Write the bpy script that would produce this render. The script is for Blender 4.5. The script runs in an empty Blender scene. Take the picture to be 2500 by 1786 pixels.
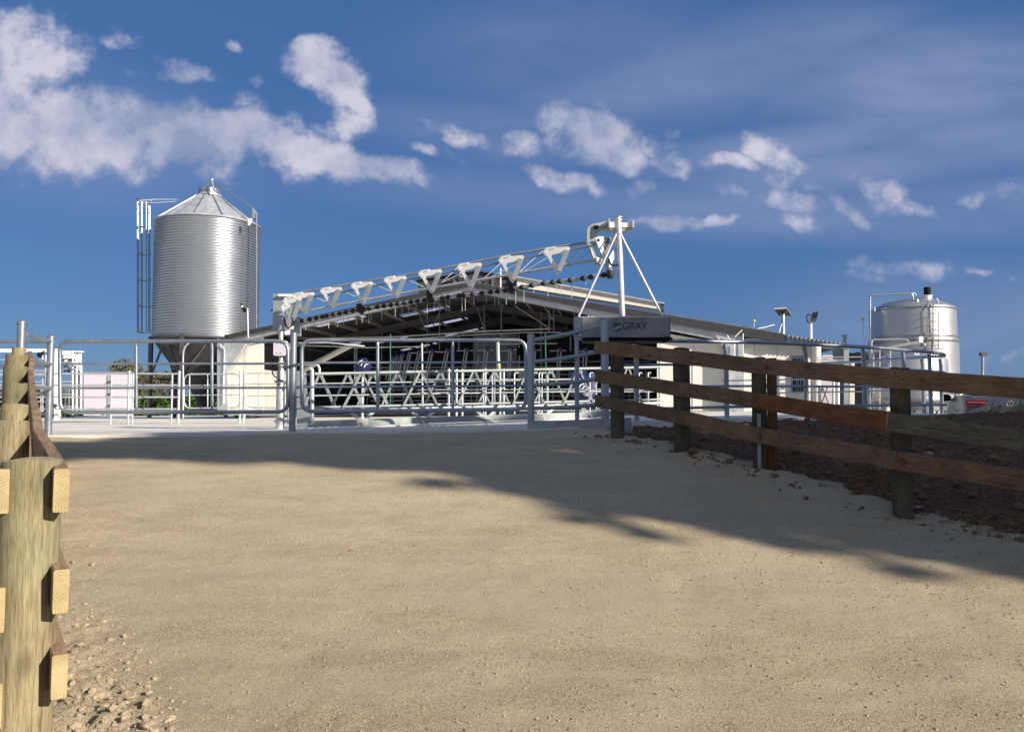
import bpy, bmesh, math, random
import numpy as np
from mathutils import Vector, Matrix, noise as mnoise
R = math.radians
random.seed(7)
S = bpy.context.scene
COL = S.collection

# ------------------------------------------------------------------ camera
CZ = 1.5                       # camera height above the race below it
F = 1900.0                     # focal length in photo pixels (photo is 2500 wide)
PITCH = math.atan(104 / F)
cam_d = bpy.data.cameras.new('camera'); cam = bpy.data.objects.new('camera', cam_d); COL.objects.link(cam)
cam.location = (0, 0, CZ); cam.rotation_euler = (math.pi / 2 + PITCH, 0, 0)
cam_d.sensor_width = 36; cam_d.lens = 36 * F / 2500; cam_d.clip_start = 0.05; cam_d.clip_end = 3000
S.camera = cam
S.render.resolution_x = 1024; S.render.resolution_y = 731

# ------------------------------------------------------------------ light
SUN_AZ, SUN_EL = R(56), R(25)          # azimuth measured from straight behind the camera towards the right
sdir = Vector((math.sin(SUN_AZ) * math.cos(SUN_EL), -math.cos(SUN_AZ) * math.cos(SUN_EL), math.sin(SUN_EL)))
sl = bpy.data.lights.new('sun', 'SUN'); sun = bpy.data.objects.new('sun', sl); COL.objects.link(sun)
sl.energy = 5.0; sl.angle = R(0.53); sl.color = (1.0, 0.9, 0.76)
sun.rotation_euler = sdir.to_track_quat('Z', 'Y').to_euler(); sun.location = (20, -20, 20)
S.view_settings.view_transform = 'Standard'; S.view_settings.look = 'None'
S.view_settings.exposure = 0.58; S.view_settings.gamma = 1.0; S.view_settings.use_curve_mapping = False


def ray(px, py):
    v = Vector((px - 1250, F, -(py - 893)))
    c, s = math.cos(PITCH), math.sin(PITCH)
    return Vector((v.x, v.y * c - v.z * s, v.y * s + v.z * c))


def P(px, py, d):
    """world point on the sight line through a photo pixel, d metres in front of the camera"""
    r = ray(px, py); t = d / r.y
    return Vector((r.x * t, d, r.z * t + CZ))


def W(x, y, z):
    return Vector((x, y, z + CZ))


world = bpy.data.worlds.new('World'); S.world = world; world.use_nodes = True
nt = world.node_tree; N = nt.nodes; L = nt.links
N.clear()


def nd(t, **k):
    n = N.new(t)
    for a, b in k.items(): setattr(n, a, b)
    return n


def mth(op, a, b=None, c=None, clamp=False, nodes=None, links=None):
    n = (nodes or N).new('ShaderNodeMath'); n.operation = op; n.use_clamp = clamp
    for i, v in enumerate((a, b, c)):
        if v is None: continue
        if isinstance(v, (int, float)): n.inputs[i].default_value = v
        else: (links or L).new(v, n.inputs[i])
    return n.outputs[0]


def build_sky():
    out = nd('ShaderNodeOutputWorld'); bg = nd('ShaderNodeBackground')
    sky = nd('ShaderNodeTexSky'); sky.sky_type = 'NISHITA'; sky.sun_disc = False
    sky.sun_elevation = SUN_EL
    sky.sun_rotation = math.pi - SUN_AZ          # Nishita: 0 = +Y, clockwise seen from above
    sky.altitude = 50; sky.air_density = 1.0; sky.dust_density = 0.35; sky.ozone_density = 2.2
    tc = nd('ShaderNodeTexCoord'); sep = nd('ShaderNodeSeparateXYZ'); L.new(tc.outputs['Generated'], sep.inputs[0])
    yc = mth('MAXIMUM', sep.outputs[1], 0.05)
    u = mth('DIVIDE', sep.outputs[0], yc); v = mth('DIVIDE', sep.outputs[2], yc)
    comb = nd('ShaderNodeCombineXYZ'); L.new(u, comb.inputs[0]); L.new(v, comb.inputs[1])
    front = mth('MULTIPLY', mth('SUBTRACT', sep.outputs[1], 0.1), 4.0, clamp=True)

    def nz(scale, detail, rough, src, off=(0, 0, 0), stretch=(1, 1, 1), rot=0):
        mp = nd('ShaderNodeMapping'); mp.inputs['Location'].default_value = off; mp.inputs['Scale'].default_value = stretch
        mp.inputs['Rotation'].default_value = (0, 0, rot)
        L.new(src, mp.inputs[0])
        n = nd('ShaderNodeTexNoise'); n.inputs['Scale'].default_value = scale; n.inputs['Detail'].default_value = detail
        n.inputs['Roughness'].default_value = rough; L.new(mp.outputs[0], n.inputs['Vector'])
        return n
    # two-scale warping of the direction plane so that cloud edges billow
    w1 = nz(9, 4, .55, comb.outputs[0])
    sub = nd('ShaderNodeVectorMath', operation='SUBTRACT'); L.new(w1.outputs['Color'], sub.inputs[0]); sub.inputs[1].default_value = (.5, .5, .5)
    scl = nd('ShaderNodeVectorMath', operation='SCALE'); L.new(sub.outputs[0], scl.inputs[0]); scl.inputs['Scale'].default_value = .075
    add = nd('ShaderNodeVectorMath', operation='ADD'); L.new(comb.outputs[0], add.inputs[0]); L.new(scl.outputs[0], add.inputs[1])
    pw = add.outputs[0]

    def blobs(lst, src):
        acc = None
        for (cx, cy, rx, ry, ang, w) in lst:
            r = ray(cx, cy); r /= r.y
            mp = nd('ShaderNodeMapping', vector_type='TEXTURE')
            mp.inputs['Location'].default_value = (r.x, r.z, 0); mp.inputs['Rotation'].default_value = (0, 0, R(-ang))
            mp.inputs['Scale'].default_value = (rx / F, ry / F, 1)
            L.new(src, mp.inputs[0])
            ln = nd('ShaderNodeVectorMath', operation='LENGTH'); L.new(mp.outputs[0], ln.inputs[0])
            mr = nd('ShaderNodeMapRange', interpolation_type='SMOOTHSTEP'); L.new(ln.outputs['Value'], mr.inputs[0])
            mr.inputs[1].default_value = .25; mr.inputs[2].default_value = 1.75
            mr.inputs[3].default_value = w; mr.inputs[4].default_value = 0
            acc = mr.outputs[0] if acc is None else mth('MAXIMUM', acc, mr.outputs[0])
        return acc
    # (x, y, rx, ry, tilt, weight) in photo pixels turned into directions; y down, tilt clockwise
    cum = [(80, 130, 130, 90, 20, .95), (0, 290, 270, 115, 8, 1.2), (240, 300, 250, 98, 13, 1.25), (430, 320, 220, 80, 14, 1.25),
           (620, 338, 190, 68, 12, 1.2), (790, 366, 165, 50, 13, 1.2), (920, 394, 115, 34, 17, 1.1), (1005, 422, 65, 16, 26, .85),
           (765, 155, 82, 50, 8, 1.2), (825, 185, 80, 56, 28, 1.3), (880, 225, 52, 30, 42, 1.1), (868, 288, 52, 28, 5, .9),
           (800, 300, 50, 20, 0, .7),
           (300, 95, 48, 20, 8, .62), (460, 168, 75, 22, 18, .72), (566, 114, 30, 12, 20, .5), (318, 158, 40, 12, 15, .45),
           (640, 190, 38, 18, 0, .5), (575, 240, 45, 30, 10, .58),
           (1065, 298, 60, 18, 18, .62), (1150, 322, 75, 18, 10, .78), (1030, 355, 30, 14, 10, .45), (1120, 370, 40, 14, 40, .45),
           (1260, 345, 65, 25, 15, .6), (1455, 325, 105, 56, 10, 1.25), (1500, 365, 80, 40, 10, .85), (1368, 430, 95, 26, 14, .88),
           (1615, 350, 38, 34, 40, .6), (1640, 405, 50, 26, 25, .68), (1590, 440, 60, 20, 0, .45),
           (1880, 370, 75, 38, 28, .86), (1780, 395, 90, 20, 12, .64), (1900, 440, 45, 38, 60, .55),
           (1630, 533, 62, 19, 3, .88), (1720, 543, 75, 12, 0, .5),
           (1880, 500, 115, 30, 12, .66), (1965, 555, 60, 20, 8, .66), (2150, 470, 95, 36, 18, .8), (2230, 498, 60, 20, 20, .7),
           (2055, 505, 70, 22, 28, .62), (2240, 648, 140, 28, 4, .66), (2130, 672, 60, 20, 5, .62), (2380, 660, 90, 10, 3, .5),
           (2460, 470, 120, 26, -8, .5), (2440, 868, 80, 24, -12, .4)]
    cum = [(a, b, c * (1.08 if c < 125 else 1), e * (1.08 if c < 125 else 1), f, g) for (a, b, c, e, f, g) in cum]
    d = blobs(cum, pw)
    n1 = nz(17, 13, .60, comb.outputs[0], (3, 1, 0)); n2 = nz(4.5, 5, .5, comb.outputs[0], (7, 2, 0))
    dd = mth('ADD', d, mth('MULTIPLY', mth('SUBTRACT', n1.outputs[0], .485), 2.5))
    al = nd('ShaderNodeMapRange', interpolation_type='SMOOTHSTEP'); L.new(dd, al.inputs[0])
    al.inputs[1].default_value = .22; al.inputs[2].default_value = 1.14
    gate = nd('ShaderNodeMapRange', interpolation_type='SMOOTHSTEP'); L.new(d, gate.inputs[0])
    gate.inputs[1].default_value = .05; gate.inputs[2].default_value = .4
    a1 = mth('MULTIPLY', mth('MULTIPLY', al.outputs[0], gate.outputs[0]), front)
    a1 = mth('MULTIPLY', a1, .9)
    # thin high veils
    veil = [(2330, 200, 420, 130, -4, .62), (2150, 400, 620, 60, -8, .5), (1750, 170, 480, 110, -12, .42), (2400, 330, 300, 80, 0, .55),
            (1900, 520, 620, 60, 2, .5), (2050, 330, 500, 50, -10, .6), (1250, 330, 350, 70, 6, .35), (1300, 480, 500, 60, 4, .25), (2350, 800, 420, 140, 0, .35), (1400, 120, 380, 130, 0, .25), (2480, 480, 300, 50, 0, .4),
            (150, 330, 420, 150, 12, .35), (1950, 110, 300, 60, -14, .4)]
    dv = blobs(veil, comb.outputs[0])
    nv = nz(5, 6, .55, comb.outputs[0], (1, 5, 0), (1, 3.2, 1), R(-10))
    av = mth('MULTIPLY', mth('MULTIPLY', dv, mth('MULTIPLY', nv.outputs[0], 1.9)), front, clamp=True)
    # the rest of the sky: unseen clouds, added and whitened to neutralise blue fill
    nb = nz(2.6, 8, .6, tc.outputs['Generated'], (4, 4, 4), (1, 1, 2.2))
    mb = nd('ShaderNodeMapRange', interpolation_type='SMOOTHSTEP'); L.new(nb.outputs[0], mb.inputs[0])
    mb.inputs[1].default_value = .40; mb.inputs[2].default_value = .66; mb.inputs[4].default_value = .85
    ab = mth('MULTIPLY', mth('MULTIPLY', mb.outputs[0], mth('SUBTRACT', 1, front)), mth('MULTIPLY', sep.outputs[2], 5, clamp=True))
    # colours
    tint = nd('ShaderNodeMixRGB', blend_type='MULTIPLY'); tint.inputs[0].default_value = 1
    sc = nd('ShaderNodeVectorMath', operation='SCALE'); L.new(sky.outputs[0], sc.inputs[0]); sc.inputs['Scale'].default_value = SKY_STRENGTH
    L.new(sc.outputs[0], tint.inputs[1]); tint.inputs[2].default_value = SKY_TINT
    even = nd('ShaderNodeMixRGB'); even.inputs[0].default_value = .72; L.new(tint.outputs[0], even.inputs[1]); even.inputs[2].default_value = (.036, .095, .235, 1)
    cr = nd('ShaderNodeMixRGB'); cr.inputs[1].default_value = (.20, .235, .35, 1); cr.inputs[2].default_value = (.45, .44, .51, 1)
    sh = nd('ShaderNodeMapRange'); L.new(mth('ADD', mth('MULTIPLY', n2.outputs[0], .9), mth('MULTIPLY', n1.outputs[0], .6)), sh.inputs[0]); sh.inputs[1].default_value = .62; sh.inputs[2].default_value = .88
    L.new(sh.outputs[0], cr.inputs[0])
    m1 = nd('ShaderNodeMixRGB'); L.new(mth('MULTIPLY', av, .9), m1.inputs[0]); L.new(even.outputs[0], m1.inputs[1]); m1.inputs[2].default_value = (.20, .24, .38, 1)
    m2 = nd('ShaderNodeMixRGB'); L.new(a1, m2.inputs[0]); L.new(m1.outputs[0], m2.inputs[1]); L.new(cr.outputs[0], m2.inputs[2])
    m3 = nd('ShaderNodeMixRGB'); L.new(ab, m3.inputs[0]); L.new(m2.outputs[0], m3.inputs[1]); m3.inputs[2].default_value = (.40, .39, .375, 1)
    L.new(m3.outputs[0], bg.inputs[0]); bg.inputs[1].default_value = 1.0
    L.new(bg.outputs[0], out.inputs[0])


SKY_STRENGTH = 0.068
SKY_TINT = (0.62, 0.83, 1.12, 1)
build_sky()

# ------------------------------------------------------------------ materials
def M_new(name):
    m = bpy.data.materials.new(name); m.use_nodes = True
    return m, m.node_tree, m.node_tree.nodes['Principled BSDF']


def ramp(t, src, stops):
    r = t.nodes.new('ShaderNodeValToRGB'); t.links.new(src, r.inputs[0])
    while len(r.color_ramp.elements) < len(stops): r.color_ramp.elements.new(.5)
    for e, (p, c) in zip(r.color_ramp.elements, stops):
        e.position = p; e.color = (*c, 1)
    return r.outputs[0]


def tnoise(t, scale, detail=4, rough=.55, stretch=(1, 1, 1), src='Object', off=(0, 0, 0)):
    tc = t.nodes.new('ShaderNodeTexCoord'); mp = t.nodes.new('ShaderNodeMapping')
    mp.inputs['Scale'].default_value = stretch; mp.inputs['Location'].default_value = off
    t.links.new(tc.outputs[src], mp.inputs[0])
    n = t.nodes.new('ShaderNodeTexNoise'); n.inputs['Scale'].default_value = scale; n.inputs['Detail'].default_value = detail
    n.inputs['Roughness'].default_value = rough; t.links.new(mp.outputs[0], n.inputs['Vector'])
    return n.outputs[0]


def bump(t, b, src, strength, dist=.01, prev=None):
    n = t.nodes.new('ShaderNodeBump'); n.inputs['Strength'].default_value = strength; n.inputs['Distance'].default_value = dist
    t.links.new(src, n.inputs['Height'])
    if prev: t.links.new(prev, n.inputs['Normal'])
    t.links.new(n.outputs[0], b.inputs['Normal'])
    return n.outputs[0]


def mix(t, f, a, b, mode='MIX'):
    n = t.nodes.new('ShaderNodeMixRGB'); n.blend_type = mode
    for i, v in enumerate((f, a, b)):
        if isinstance(v, (int, float)): n.inputs[i].default_value = v
        elif isinstance(v, tuple): n.inputs[i].default_value = (*v, 1) if len(v) == 3 else v
        else: t.links.new(v, n.inputs[i])
    return n.outputs[0]


def simple(name, col, rough=.6, metal=0., var=.15, scale=6, bmp=0., bscale=60, rvar=0.12, spec=None):
    m, t, b = M_new(name)
    n = tnoise(t, scale, 5)
    lo = tuple(c * (1 - var) for c in col); hi = tuple(min(1, c * (1 + var)) for c in col)
    t.links.new(ramp(t, n, [(.3, lo), (.7, hi)]), b.inputs['Base Color'])
    b.inputs['Metallic'].default_value = metal
    mr = t.nodes.new('ShaderNodeMapRange'); t.links.new(tnoise(t, scale * 2.3, 3, off=(5, 2, 1)), mr.inputs[0])
    mr.inputs[3].default_value = max(.03, rough - rvar); mr.inputs[4].default_value = min(1, rough + rvar)
    t.links.new(mr.outputs[0], b.inputs['Roughness'])
    if spec is not None: b.inputs['Specular IOR Level'].default_value = spec
    if bmp: bump(t, b, tnoise(t, bscale, 4), bmp, .01)
    return m


def galv(name, col, rough, metal, spangle=25, var=.22):
    m, t, b = M_new(name)
    tc = t.nodes.new('ShaderNodeTexCoord')
    vo = t.nodes.new('ShaderNodeTexVoronoi'); vo.inputs['Scale'].default_value = spangle; t.links.new(tc.outputs['Object'], vo.inputs['Vector'])
    n = tnoise(t, 3.5, 5)
    lo = tuple(c * (1 - var) for c in col); hi = tuple(min(1, c * (1 + var)) for c in col)
    c1 = ramp(t, n, [(.3, lo), (.7, hi)])
    sp = t.nodes.new('ShaderNodeSeparateColor'); t.links.new(vo.outputs['Color'], sp.inputs[0])
    c2 = mix(t, .25, c1, ramp(t, sp.outputs[0], [(0, lo), (1, hi)]))
    t.links.new(c2, b.inputs['Base Color']); b.inputs['Metallic'].default_value = metal
    mr = t.nodes.new('ShaderNodeMapRange'); t.links.new(n, mr.inputs[0]); mr.inputs[3].default_value = rough - .08; mr.inputs[4].default_value = rough + .14
    t.links.new(mr.outputs[0], b.inputs['Roughness'])
    return m


def wood(name, light, dark, endc, green=(.2, .2, .1), gfac=.3, rough=.75, axis=0):
    """sawn or round timber: grain along the local axis, knots, checks, and paler growth rings on cut ends"""
    m, t, b = M_new(name)
    st = [22, 22, 22]; st[axis] = 1.5
    oi = t.nodes.new('ShaderNodeObjectInfo')
    tc = t.nodes.new('ShaderNodeTexCoord')
    addr = t.nodes.new('ShaderNodeVectorMath'); addr.operation = 'ADD'
    sc = t.nodes.new('ShaderNodeVectorMath'); sc.operation = 'SCALE'; sc.inputs[0].default_value = (13, 7, 5); t.links.new(oi.outputs['Random'], sc.inputs['Scale'])
    t.links.new(tc.outputs['Object'], addr.inputs[0]); t.links.new(sc.outputs[0], addr.inputs[1])
    co = addr.outputs[0]

    def nn(scale, stretch, detail=5, dist=0.):
        mp = t.nodes.new('ShaderNodeMapping'); mp.inputs['Scale'].default_value = stretch; t.links.new(co, mp.inputs[0])
        n = t.nodes.new('ShaderNodeTexNoise'); n.inputs['Scale'].default_value = scale; n.inputs['Detail'].default_value = detail
        n.inputs['Distortion'].default_value = dist
        t.links.new(mp.outputs[0], n.inputs['Vector']); return n.outputs[0]
    g = nn(3.2, st, 6, .5); g2 = nn(12, st, 5)
    big = nn(1.6, (1, 1, 1), 3)
    c = ramp(t, g, [(.28, dark), (.5, light), (.75, tuple(x * 1.12 for x in light))])
    c = mix(t, mth('MULTIPLY', mth('GREATER_THAN', big, .35, nodes=t.nodes, links=t.links), 0.0, nodes=t.nodes, links=t.links), c, green)
    gm = t.nodes.new('ShaderNodeMapRange'); t.links.new(big, gm.inputs[0]); gm.inputs[1].default_value = .4; gm.inputs[2].default_value = .65; gm.inputs[4].default_value = gfac
    c = mix(t, gm.outputs[0], c, green)
    c = mix(t, .6, c, ramp(t, g2, [(.35, (.4, .38, .35)), (.58, (1, 1, 1))]), 'MULTIPLY')
    c = mix(t, .5, c, ramp(t, nn(2.2, (3, 3, 3) if axis != 2 else (4, 4, 1.5), 5), [(.32, (.5, .47, .42)), (.6, (1.1, 1.08, 1.02))]), 'MULTIPLY')
    # knots
    vk = t.nodes.new('ShaderNodeTexVoronoi'); mk = t.nodes.new('ShaderNodeMapping')
    ks = [6.5, 6.5, 6.5]; ks[axis] = 3.2; mk.inputs['Scale'].default_value = ks; t.links.new(co, mk.inputs[0]); t.links.new(mk.outputs[0], vk.inputs['Vector'])
    vk.inputs['Scale'].default_value = .8
    kn = t.nodes.new('ShaderNodeMapRange'); t.links.new(vk.outputs['Distance'], kn.inputs[0]); kn.inputs[1].default_value = .05; kn.inputs[2].default_value = .17
    kn.inputs[3].default_value = .7; kn.inputs[4].default_value = 0
    c = mix(t, kn.outputs[0], c, tuple(x * .5 for x in dark))
    # per-board tone
    tone = t.nodes.new('ShaderNodeMapRange'); t.links.new(oi.outputs['Random'], tone.inputs[0]); tone.inputs[3].default_value = .8; tone.inputs[4].default_value = 1.15
    comb = t.nodes.new('ShaderNodeCombineColor')
    for i in range(3): t.links.new(tone.outputs[0], comb.inputs[i])
    c = mix(t, 1., c, comb.outputs[0], 'MULTIPLY')
    # end grain
    ns = t.nodes.new('ShaderNodeNewGeometry'); vt = t.nodes.new('ShaderNodeVectorTransform'); vt.vector_type = 'NORMAL'; vt.convert_from = 'WORLD'; vt.convert_to = 'OBJECT'
    t.links.new(ns.outputs['True Normal'], vt.inputs[0])
    sx = t.nodes.new('ShaderNodeSeparateXYZ'); t.links.new(vt.outputs[0], sx.inputs[0])
    isend = mth('GREATER_THAN', mth('ABSOLUTE', sx.outputs[axis], nodes=t.nodes, links=t.links), .8, nodes=t.nodes, links=t.links)
    wv = t.nodes.new('ShaderNodeTexWave'); wv.wave_type = 'RINGS'; wv.rings_direction = 'XYZ'[axis]
    mo = t.nodes.new('ShaderNodeMapping'); mo.inputs['Location'].default_value = (0.03, .05, .06); t.links.new(tc.outputs['Object'], mo.inputs[0]); t.links.new(mo.outputs[0], wv.inputs['Vector'])
    wv.inputs['Scale'].default_value = 34; wv.inputs['Distortion'].default_value = 4; wv.inputs['Detail'].default_value = 3
    ec = ramp(t, wv.outputs[0], [(0, tuple(x * .52 for x in endc)), (.5, endc)])
    ec = mix(t, .6, ec, ramp(t, nn(9, (1, 1, 1)), [(.35, tuple(x * .5 for x in endc)), (.65, endc)]))
    c = mix(t, isend, c, ec)
    t.links.new(c, b.inputs['Base Color']); b.inputs['Roughness'].default_value = rough
    b.inputs['Specular IOR Level'].default_value = .25
    p = bump(t, b, g2, .35, .004)
    bump(t, b, g, .4, .006, p)
    return m


def ground_mat(name, stops, patch=None, gs=70, bmp=.9, bd=.012, ripple=0):
    m, t, b = M_new(name)
    n1 = tnoise(t, gs, 6, .7); n2 = tnoise(t, 1.3, 5, .6); n3 = tnoise(t, gs * 3, 3, .7)
    c = ramp(t, n1, stops)
    cm = tnoise(t, 2.2, 6, .65, off=(3, 8, 0), stretch=(.6, 1.7, 1))
    c = mix(t, ramp(t, cm, [(.42, (.25, .25, .25)), (.62, (.95, .95, .95))]), c, mix(t, 1., c, ramp(t, tnoise(t, gs * 1.7, 5, .75, off=(1, 1, 1)), [(.42, (.45, .42, .37)), (.54, (1.04, 1.03, 1.0))]), 'MULTIPLY'))
    c = mix(t, .45, c, ramp(t, n2, [(.3, (.84, .82, .79)), (.7, (1.05, 1.03, 1))]), 'MULTIPLY')
    c = mix(t, .75, c, ramp(t, n3, [(.36, (.34, .31, .27)), (.47, (1, 1, 1))]), 'MULTIPLY')
    vo = t.nodes.new('ShaderNodeTexVoronoi'); tc = t.nodes.new('ShaderNodeTexCoord'); t.links.new(tc.outputs['Object'], vo.inputs['Vector']); vo.inputs['Scale'].default_value = gs * .9
    if patch:
        n4 = tnoise(t, .55, 4, .6, off=(9, 3, 0), stretch=(.55, 1.5, 1))
        c = mix(t, ramp(t, n4, [(.5, (0, 0, 0)), (.72, (.65, .65, .65))]), c, patch)
    t.links.new(c, b.inputs['Base Color']); b.inputs['Roughness'].default_value = .95; b.inputs['Specular IOR Level'].default_value = .1
    p = bump(t, b, n1, bmp, bd)
    bump(t, b, n3, bmp * .8, bd * .5, p)
    return m


MT = {}
MT['galv'] = galv('galvanised_pipe', (.32, .355, .40), .36, .75)
MT['galv_bright'] = galv('galvanised_bright', (.56, .58, .60), .42, .55)
MT['galv_white'] = galv('galvanised_white', (.84, .84, .84), .6, .08, var=.05)
MT['galv_dull'] = galv('galvanised_plate', (.36, .40, .42), .5, .55, spangle=14)
MT['galv_mottled'] = galv('galvanised_box_plate', (.20, .20, .23), .45, .6, spangle=5, var=.45)
MT['galv_pale'] = galv('galvanised_pale', (.36, .40, .395), .55, .35)
MT['zincalume'] = simple('silo_sheet', (.48, .505, .54), .33, .88, .05, 1.2, rvar=.05)
MT['steel'] = simple('stainless_steel', (.54, .545, .55), .38, .78, .05, 1.2, rvar=.06)
MT['steel_band'] = simple('stainless_band', (.42, .42, .43), .35, .8, .1, 3)
MT['cream'] = simple('cream_panel', (.75, .72, .645), .55, 0, .04, 1.5)
MT['lilac'] = simple('white_panel', (.62, .57, .66), .5, 0, .03, 1.5)
MT['white'] = simple('white_paint', (.78, .76, .76), .45, 0, .05, 5)
MT['roof'] = simple('dark_roof_sheet', (.042, .042, .046), .45, .1, .1, 3)
MT['roof_under'] = simple('roof_underside', (.26, .24, .22), .8, 0, .2, 2)
MT['skylight'] = None
MT['dark'] = simple('dark_steel', (.06, .06, .065), .6, .1, .2, 5)
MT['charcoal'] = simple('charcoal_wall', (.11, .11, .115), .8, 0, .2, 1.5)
MT['black'] = simple('black_plastic', (.010, .010, .012), .7, 0, .2, 8, spec=.15)
MT['rubber'] = simple('black_rubber', (.02, .022, .022), .7, 0, .2, 8)
MT['blue'] = simple('blue_plastic', (.018, .02, .10), .4, 0, .25, 9)
MT['green'] = simple('green_pipe', (.015, .20, .11), .4, 0, .1, 9)
MT['logo_green'] = simple('logo_green', (.01, .09, .04), .5, 0, .1, 9)
MT['letter'] = simple('letter_black', (.02, .035, .035), .5, 0, .1, 9)
MT['yellow'] = simple('yellow_ball', (.62, .68, .05), .5, 0, .1, 9)
MT['red'] = simple('red_lens', (.35, .01, .015), .2, 0, .2, 9)
MT['red_paint'] = simple('red_marker', (.12, .028, .016), .8, 0, .5, 60)
MT['orange'] = simple('orange_strap', (.7, .33, .02), .6, 0, .1, 9)
MT['carpaint'] = simple('silver_car_paint', (.20, .23, .28), .3, .55, .03, 2)
MT['plate'] = simple('number_plate_white', (.8, .8, .8), .4, 0, .02, 9)
MT['rope'] = simple('twisted_dropper', (.5, .5, .47), .7, .2, .3, 60)
MT['rock'] = simple('grey_rock', (.26, .24, .21), .9, 0, .3, 14, .6, 50)
MT['straw'] = simple('dry_straw', (.42, .30, .15), .9, 0, .4, 8)
MT['root'] = simple('dry_root', (.24, .155, .10), .9, 0, .4, 12)
MT['clod'] = simple('race_clod', (.37, .295, .20), .95, 0, .25, 10, .8, 90)
MT['soil_clod'] = simple('soil_clod', (.15, .095, .06), .95, 0, .35, 10, .8, 60)
MT['bark'] = simple('bark', (.12, .10, .08), .95, 0, .35, 6, .8, 20)
MT['panel_back'] = simple('solar_panel_back', (.12, .12, .14), .85, .1, .05, 5)
MT['concrete_dull'] = simple('kerb_concrete', (.33, .34, .35), .85, 0, .15, 6, .3, 80)
MT['glass'] = simple('dark_glass', (.03, .035, .04), .08, 0, .1, 2)


def leaf_mat(name, a, b_, s=.8):
    m, t, b = M_new(name)
    c = ramp(t, tnoise(t, s, 4), [(.3, a), (.7, b_)])
    oi = tnoise(t, 9, 2)
    c = mix(t, .5, c, ramp(t, oi, [(.35, (.45, .5, .45)), (.65, (1.25, 1.2, 1.1))]), 'MULTIPLY')
    t.links.new(c, b.inputs['Base Color']); b.inputs['Roughness'].default_value = .7; b.inputs['Specular IOR Level'].default_value = .2
    return m


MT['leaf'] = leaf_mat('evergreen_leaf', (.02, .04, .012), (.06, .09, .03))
MT['leaf_hedge'] = leaf_mat('hedge_leaf', (.03, .07, .015), (.09, .15, .035), 1.5)
MT['leaf_dry'] = leaf_mat('dry_olive_leaf', (.07, .08, .035), (.16, .14, .07), 1.5)


def sky_sheet():
    m, t, b = M_new('skylight_sheet')
    tr = t.nodes.new('ShaderNodeBsdfTranslucent'); tr.inputs[0].default_value = (.62, .66, .80, 1)
    ms = t.nodes.new('ShaderNodeMixShader'); ms.inputs[0].default_value = .85
    o = t.nodes['Material Output']
    b.inputs['Base Color'].default_value = (.6, .63, .72, 1)
    t.links.new(b.outputs[0], ms.inputs[1]); t.links.new(tr.outputs[0], ms.inputs[2]); t.links.new(ms.outputs[0], o.inputs[0])
    return m


MT['skylight'] = sky_sheet()
MT['post'] = wood('round_post_timber', (.33, .28, .17), (.17, .135, .08), (.45, .37, .24), (.20, .22, .13), .6, .8, 2)
MT['board'] = wood('sawn_board_timber', (.22, .142, .090), (.115, .070, .044), (.46, .35, .20), (.16, .13, .07), .35, .75, 0)
MT['board_red'] = wood('orange_board_timber', (.21, .095, .042), (.11, .048, .022), (.45, .3, .16), (.13, .07, .03), .3, .75, 0)
MT['board_red_z'] = wood('orange_post_timber', (.34, .16, .07), (.20, .085, .035), (.6, .4, .22), (.22, .11, .05), .3, .75, 2)
MT['board_grey'] = wood('weathered_board_timber', (.115, .11, .09), (.06, .055, .045), (.4, .35, .25), (.12, .13, .09), .5, .8, 0)
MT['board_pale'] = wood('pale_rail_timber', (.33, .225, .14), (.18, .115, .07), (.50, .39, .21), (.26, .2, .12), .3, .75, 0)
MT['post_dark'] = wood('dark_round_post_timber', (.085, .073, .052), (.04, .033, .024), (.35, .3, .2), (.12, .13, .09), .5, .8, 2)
MT['race'] = ground_mat('race_gravel', [(.31, (.33, .27, .18)), (.46, (.69, .585, .415)), (.72, (.78, .675, .49))], (.56, .475, .34), 85, 1., .018)
MT['soil'] = ground_mat('dug_soil', [(.3, (.06, .036, .022)), (.5, (.15, .095, .06)), (.75, (.25, .17, .11))], None, 26, .8, .02)
MT['field'] = ground_mat('field_ground', [(.3, (.10, .09, .05)), (.6, (.17, .15, .08)), (.8, (.22, .19, .12))], (.08, .11, .04), 3, .6, .05)
MT['hill'] = ground_mat('far_hill', [(.3, (.07, .09, .07)), (.7, (.12, .13, .10))], None, .02, .2, 1)


def concrete():
    m, t, b = M_new('yard_concrete')
    c = ramp(t, tnoise(t, 1.2, 6, .6), [(.25, (.58, .55, .50)), (.6, (.72, .69, .63)), (.8, (.78, .75, .69))])
    c = mix(t, .4, c, ramp(t, tnoise(t, 40, 4, .7), [(.3, (.75, .75, .75)), (.6, (1, 1, 1))]), 'MULTIPLY')
    t.links.new(c, b.inputs['Base Color']); b.inputs['Roughness'].default_value = .95; b.inputs['Specular IOR Level'].default_value = .05
    bump(t, b, tnoise(t, 60, 4), .25, .004)
    return m


MT['concrete'] = concrete()

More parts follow.
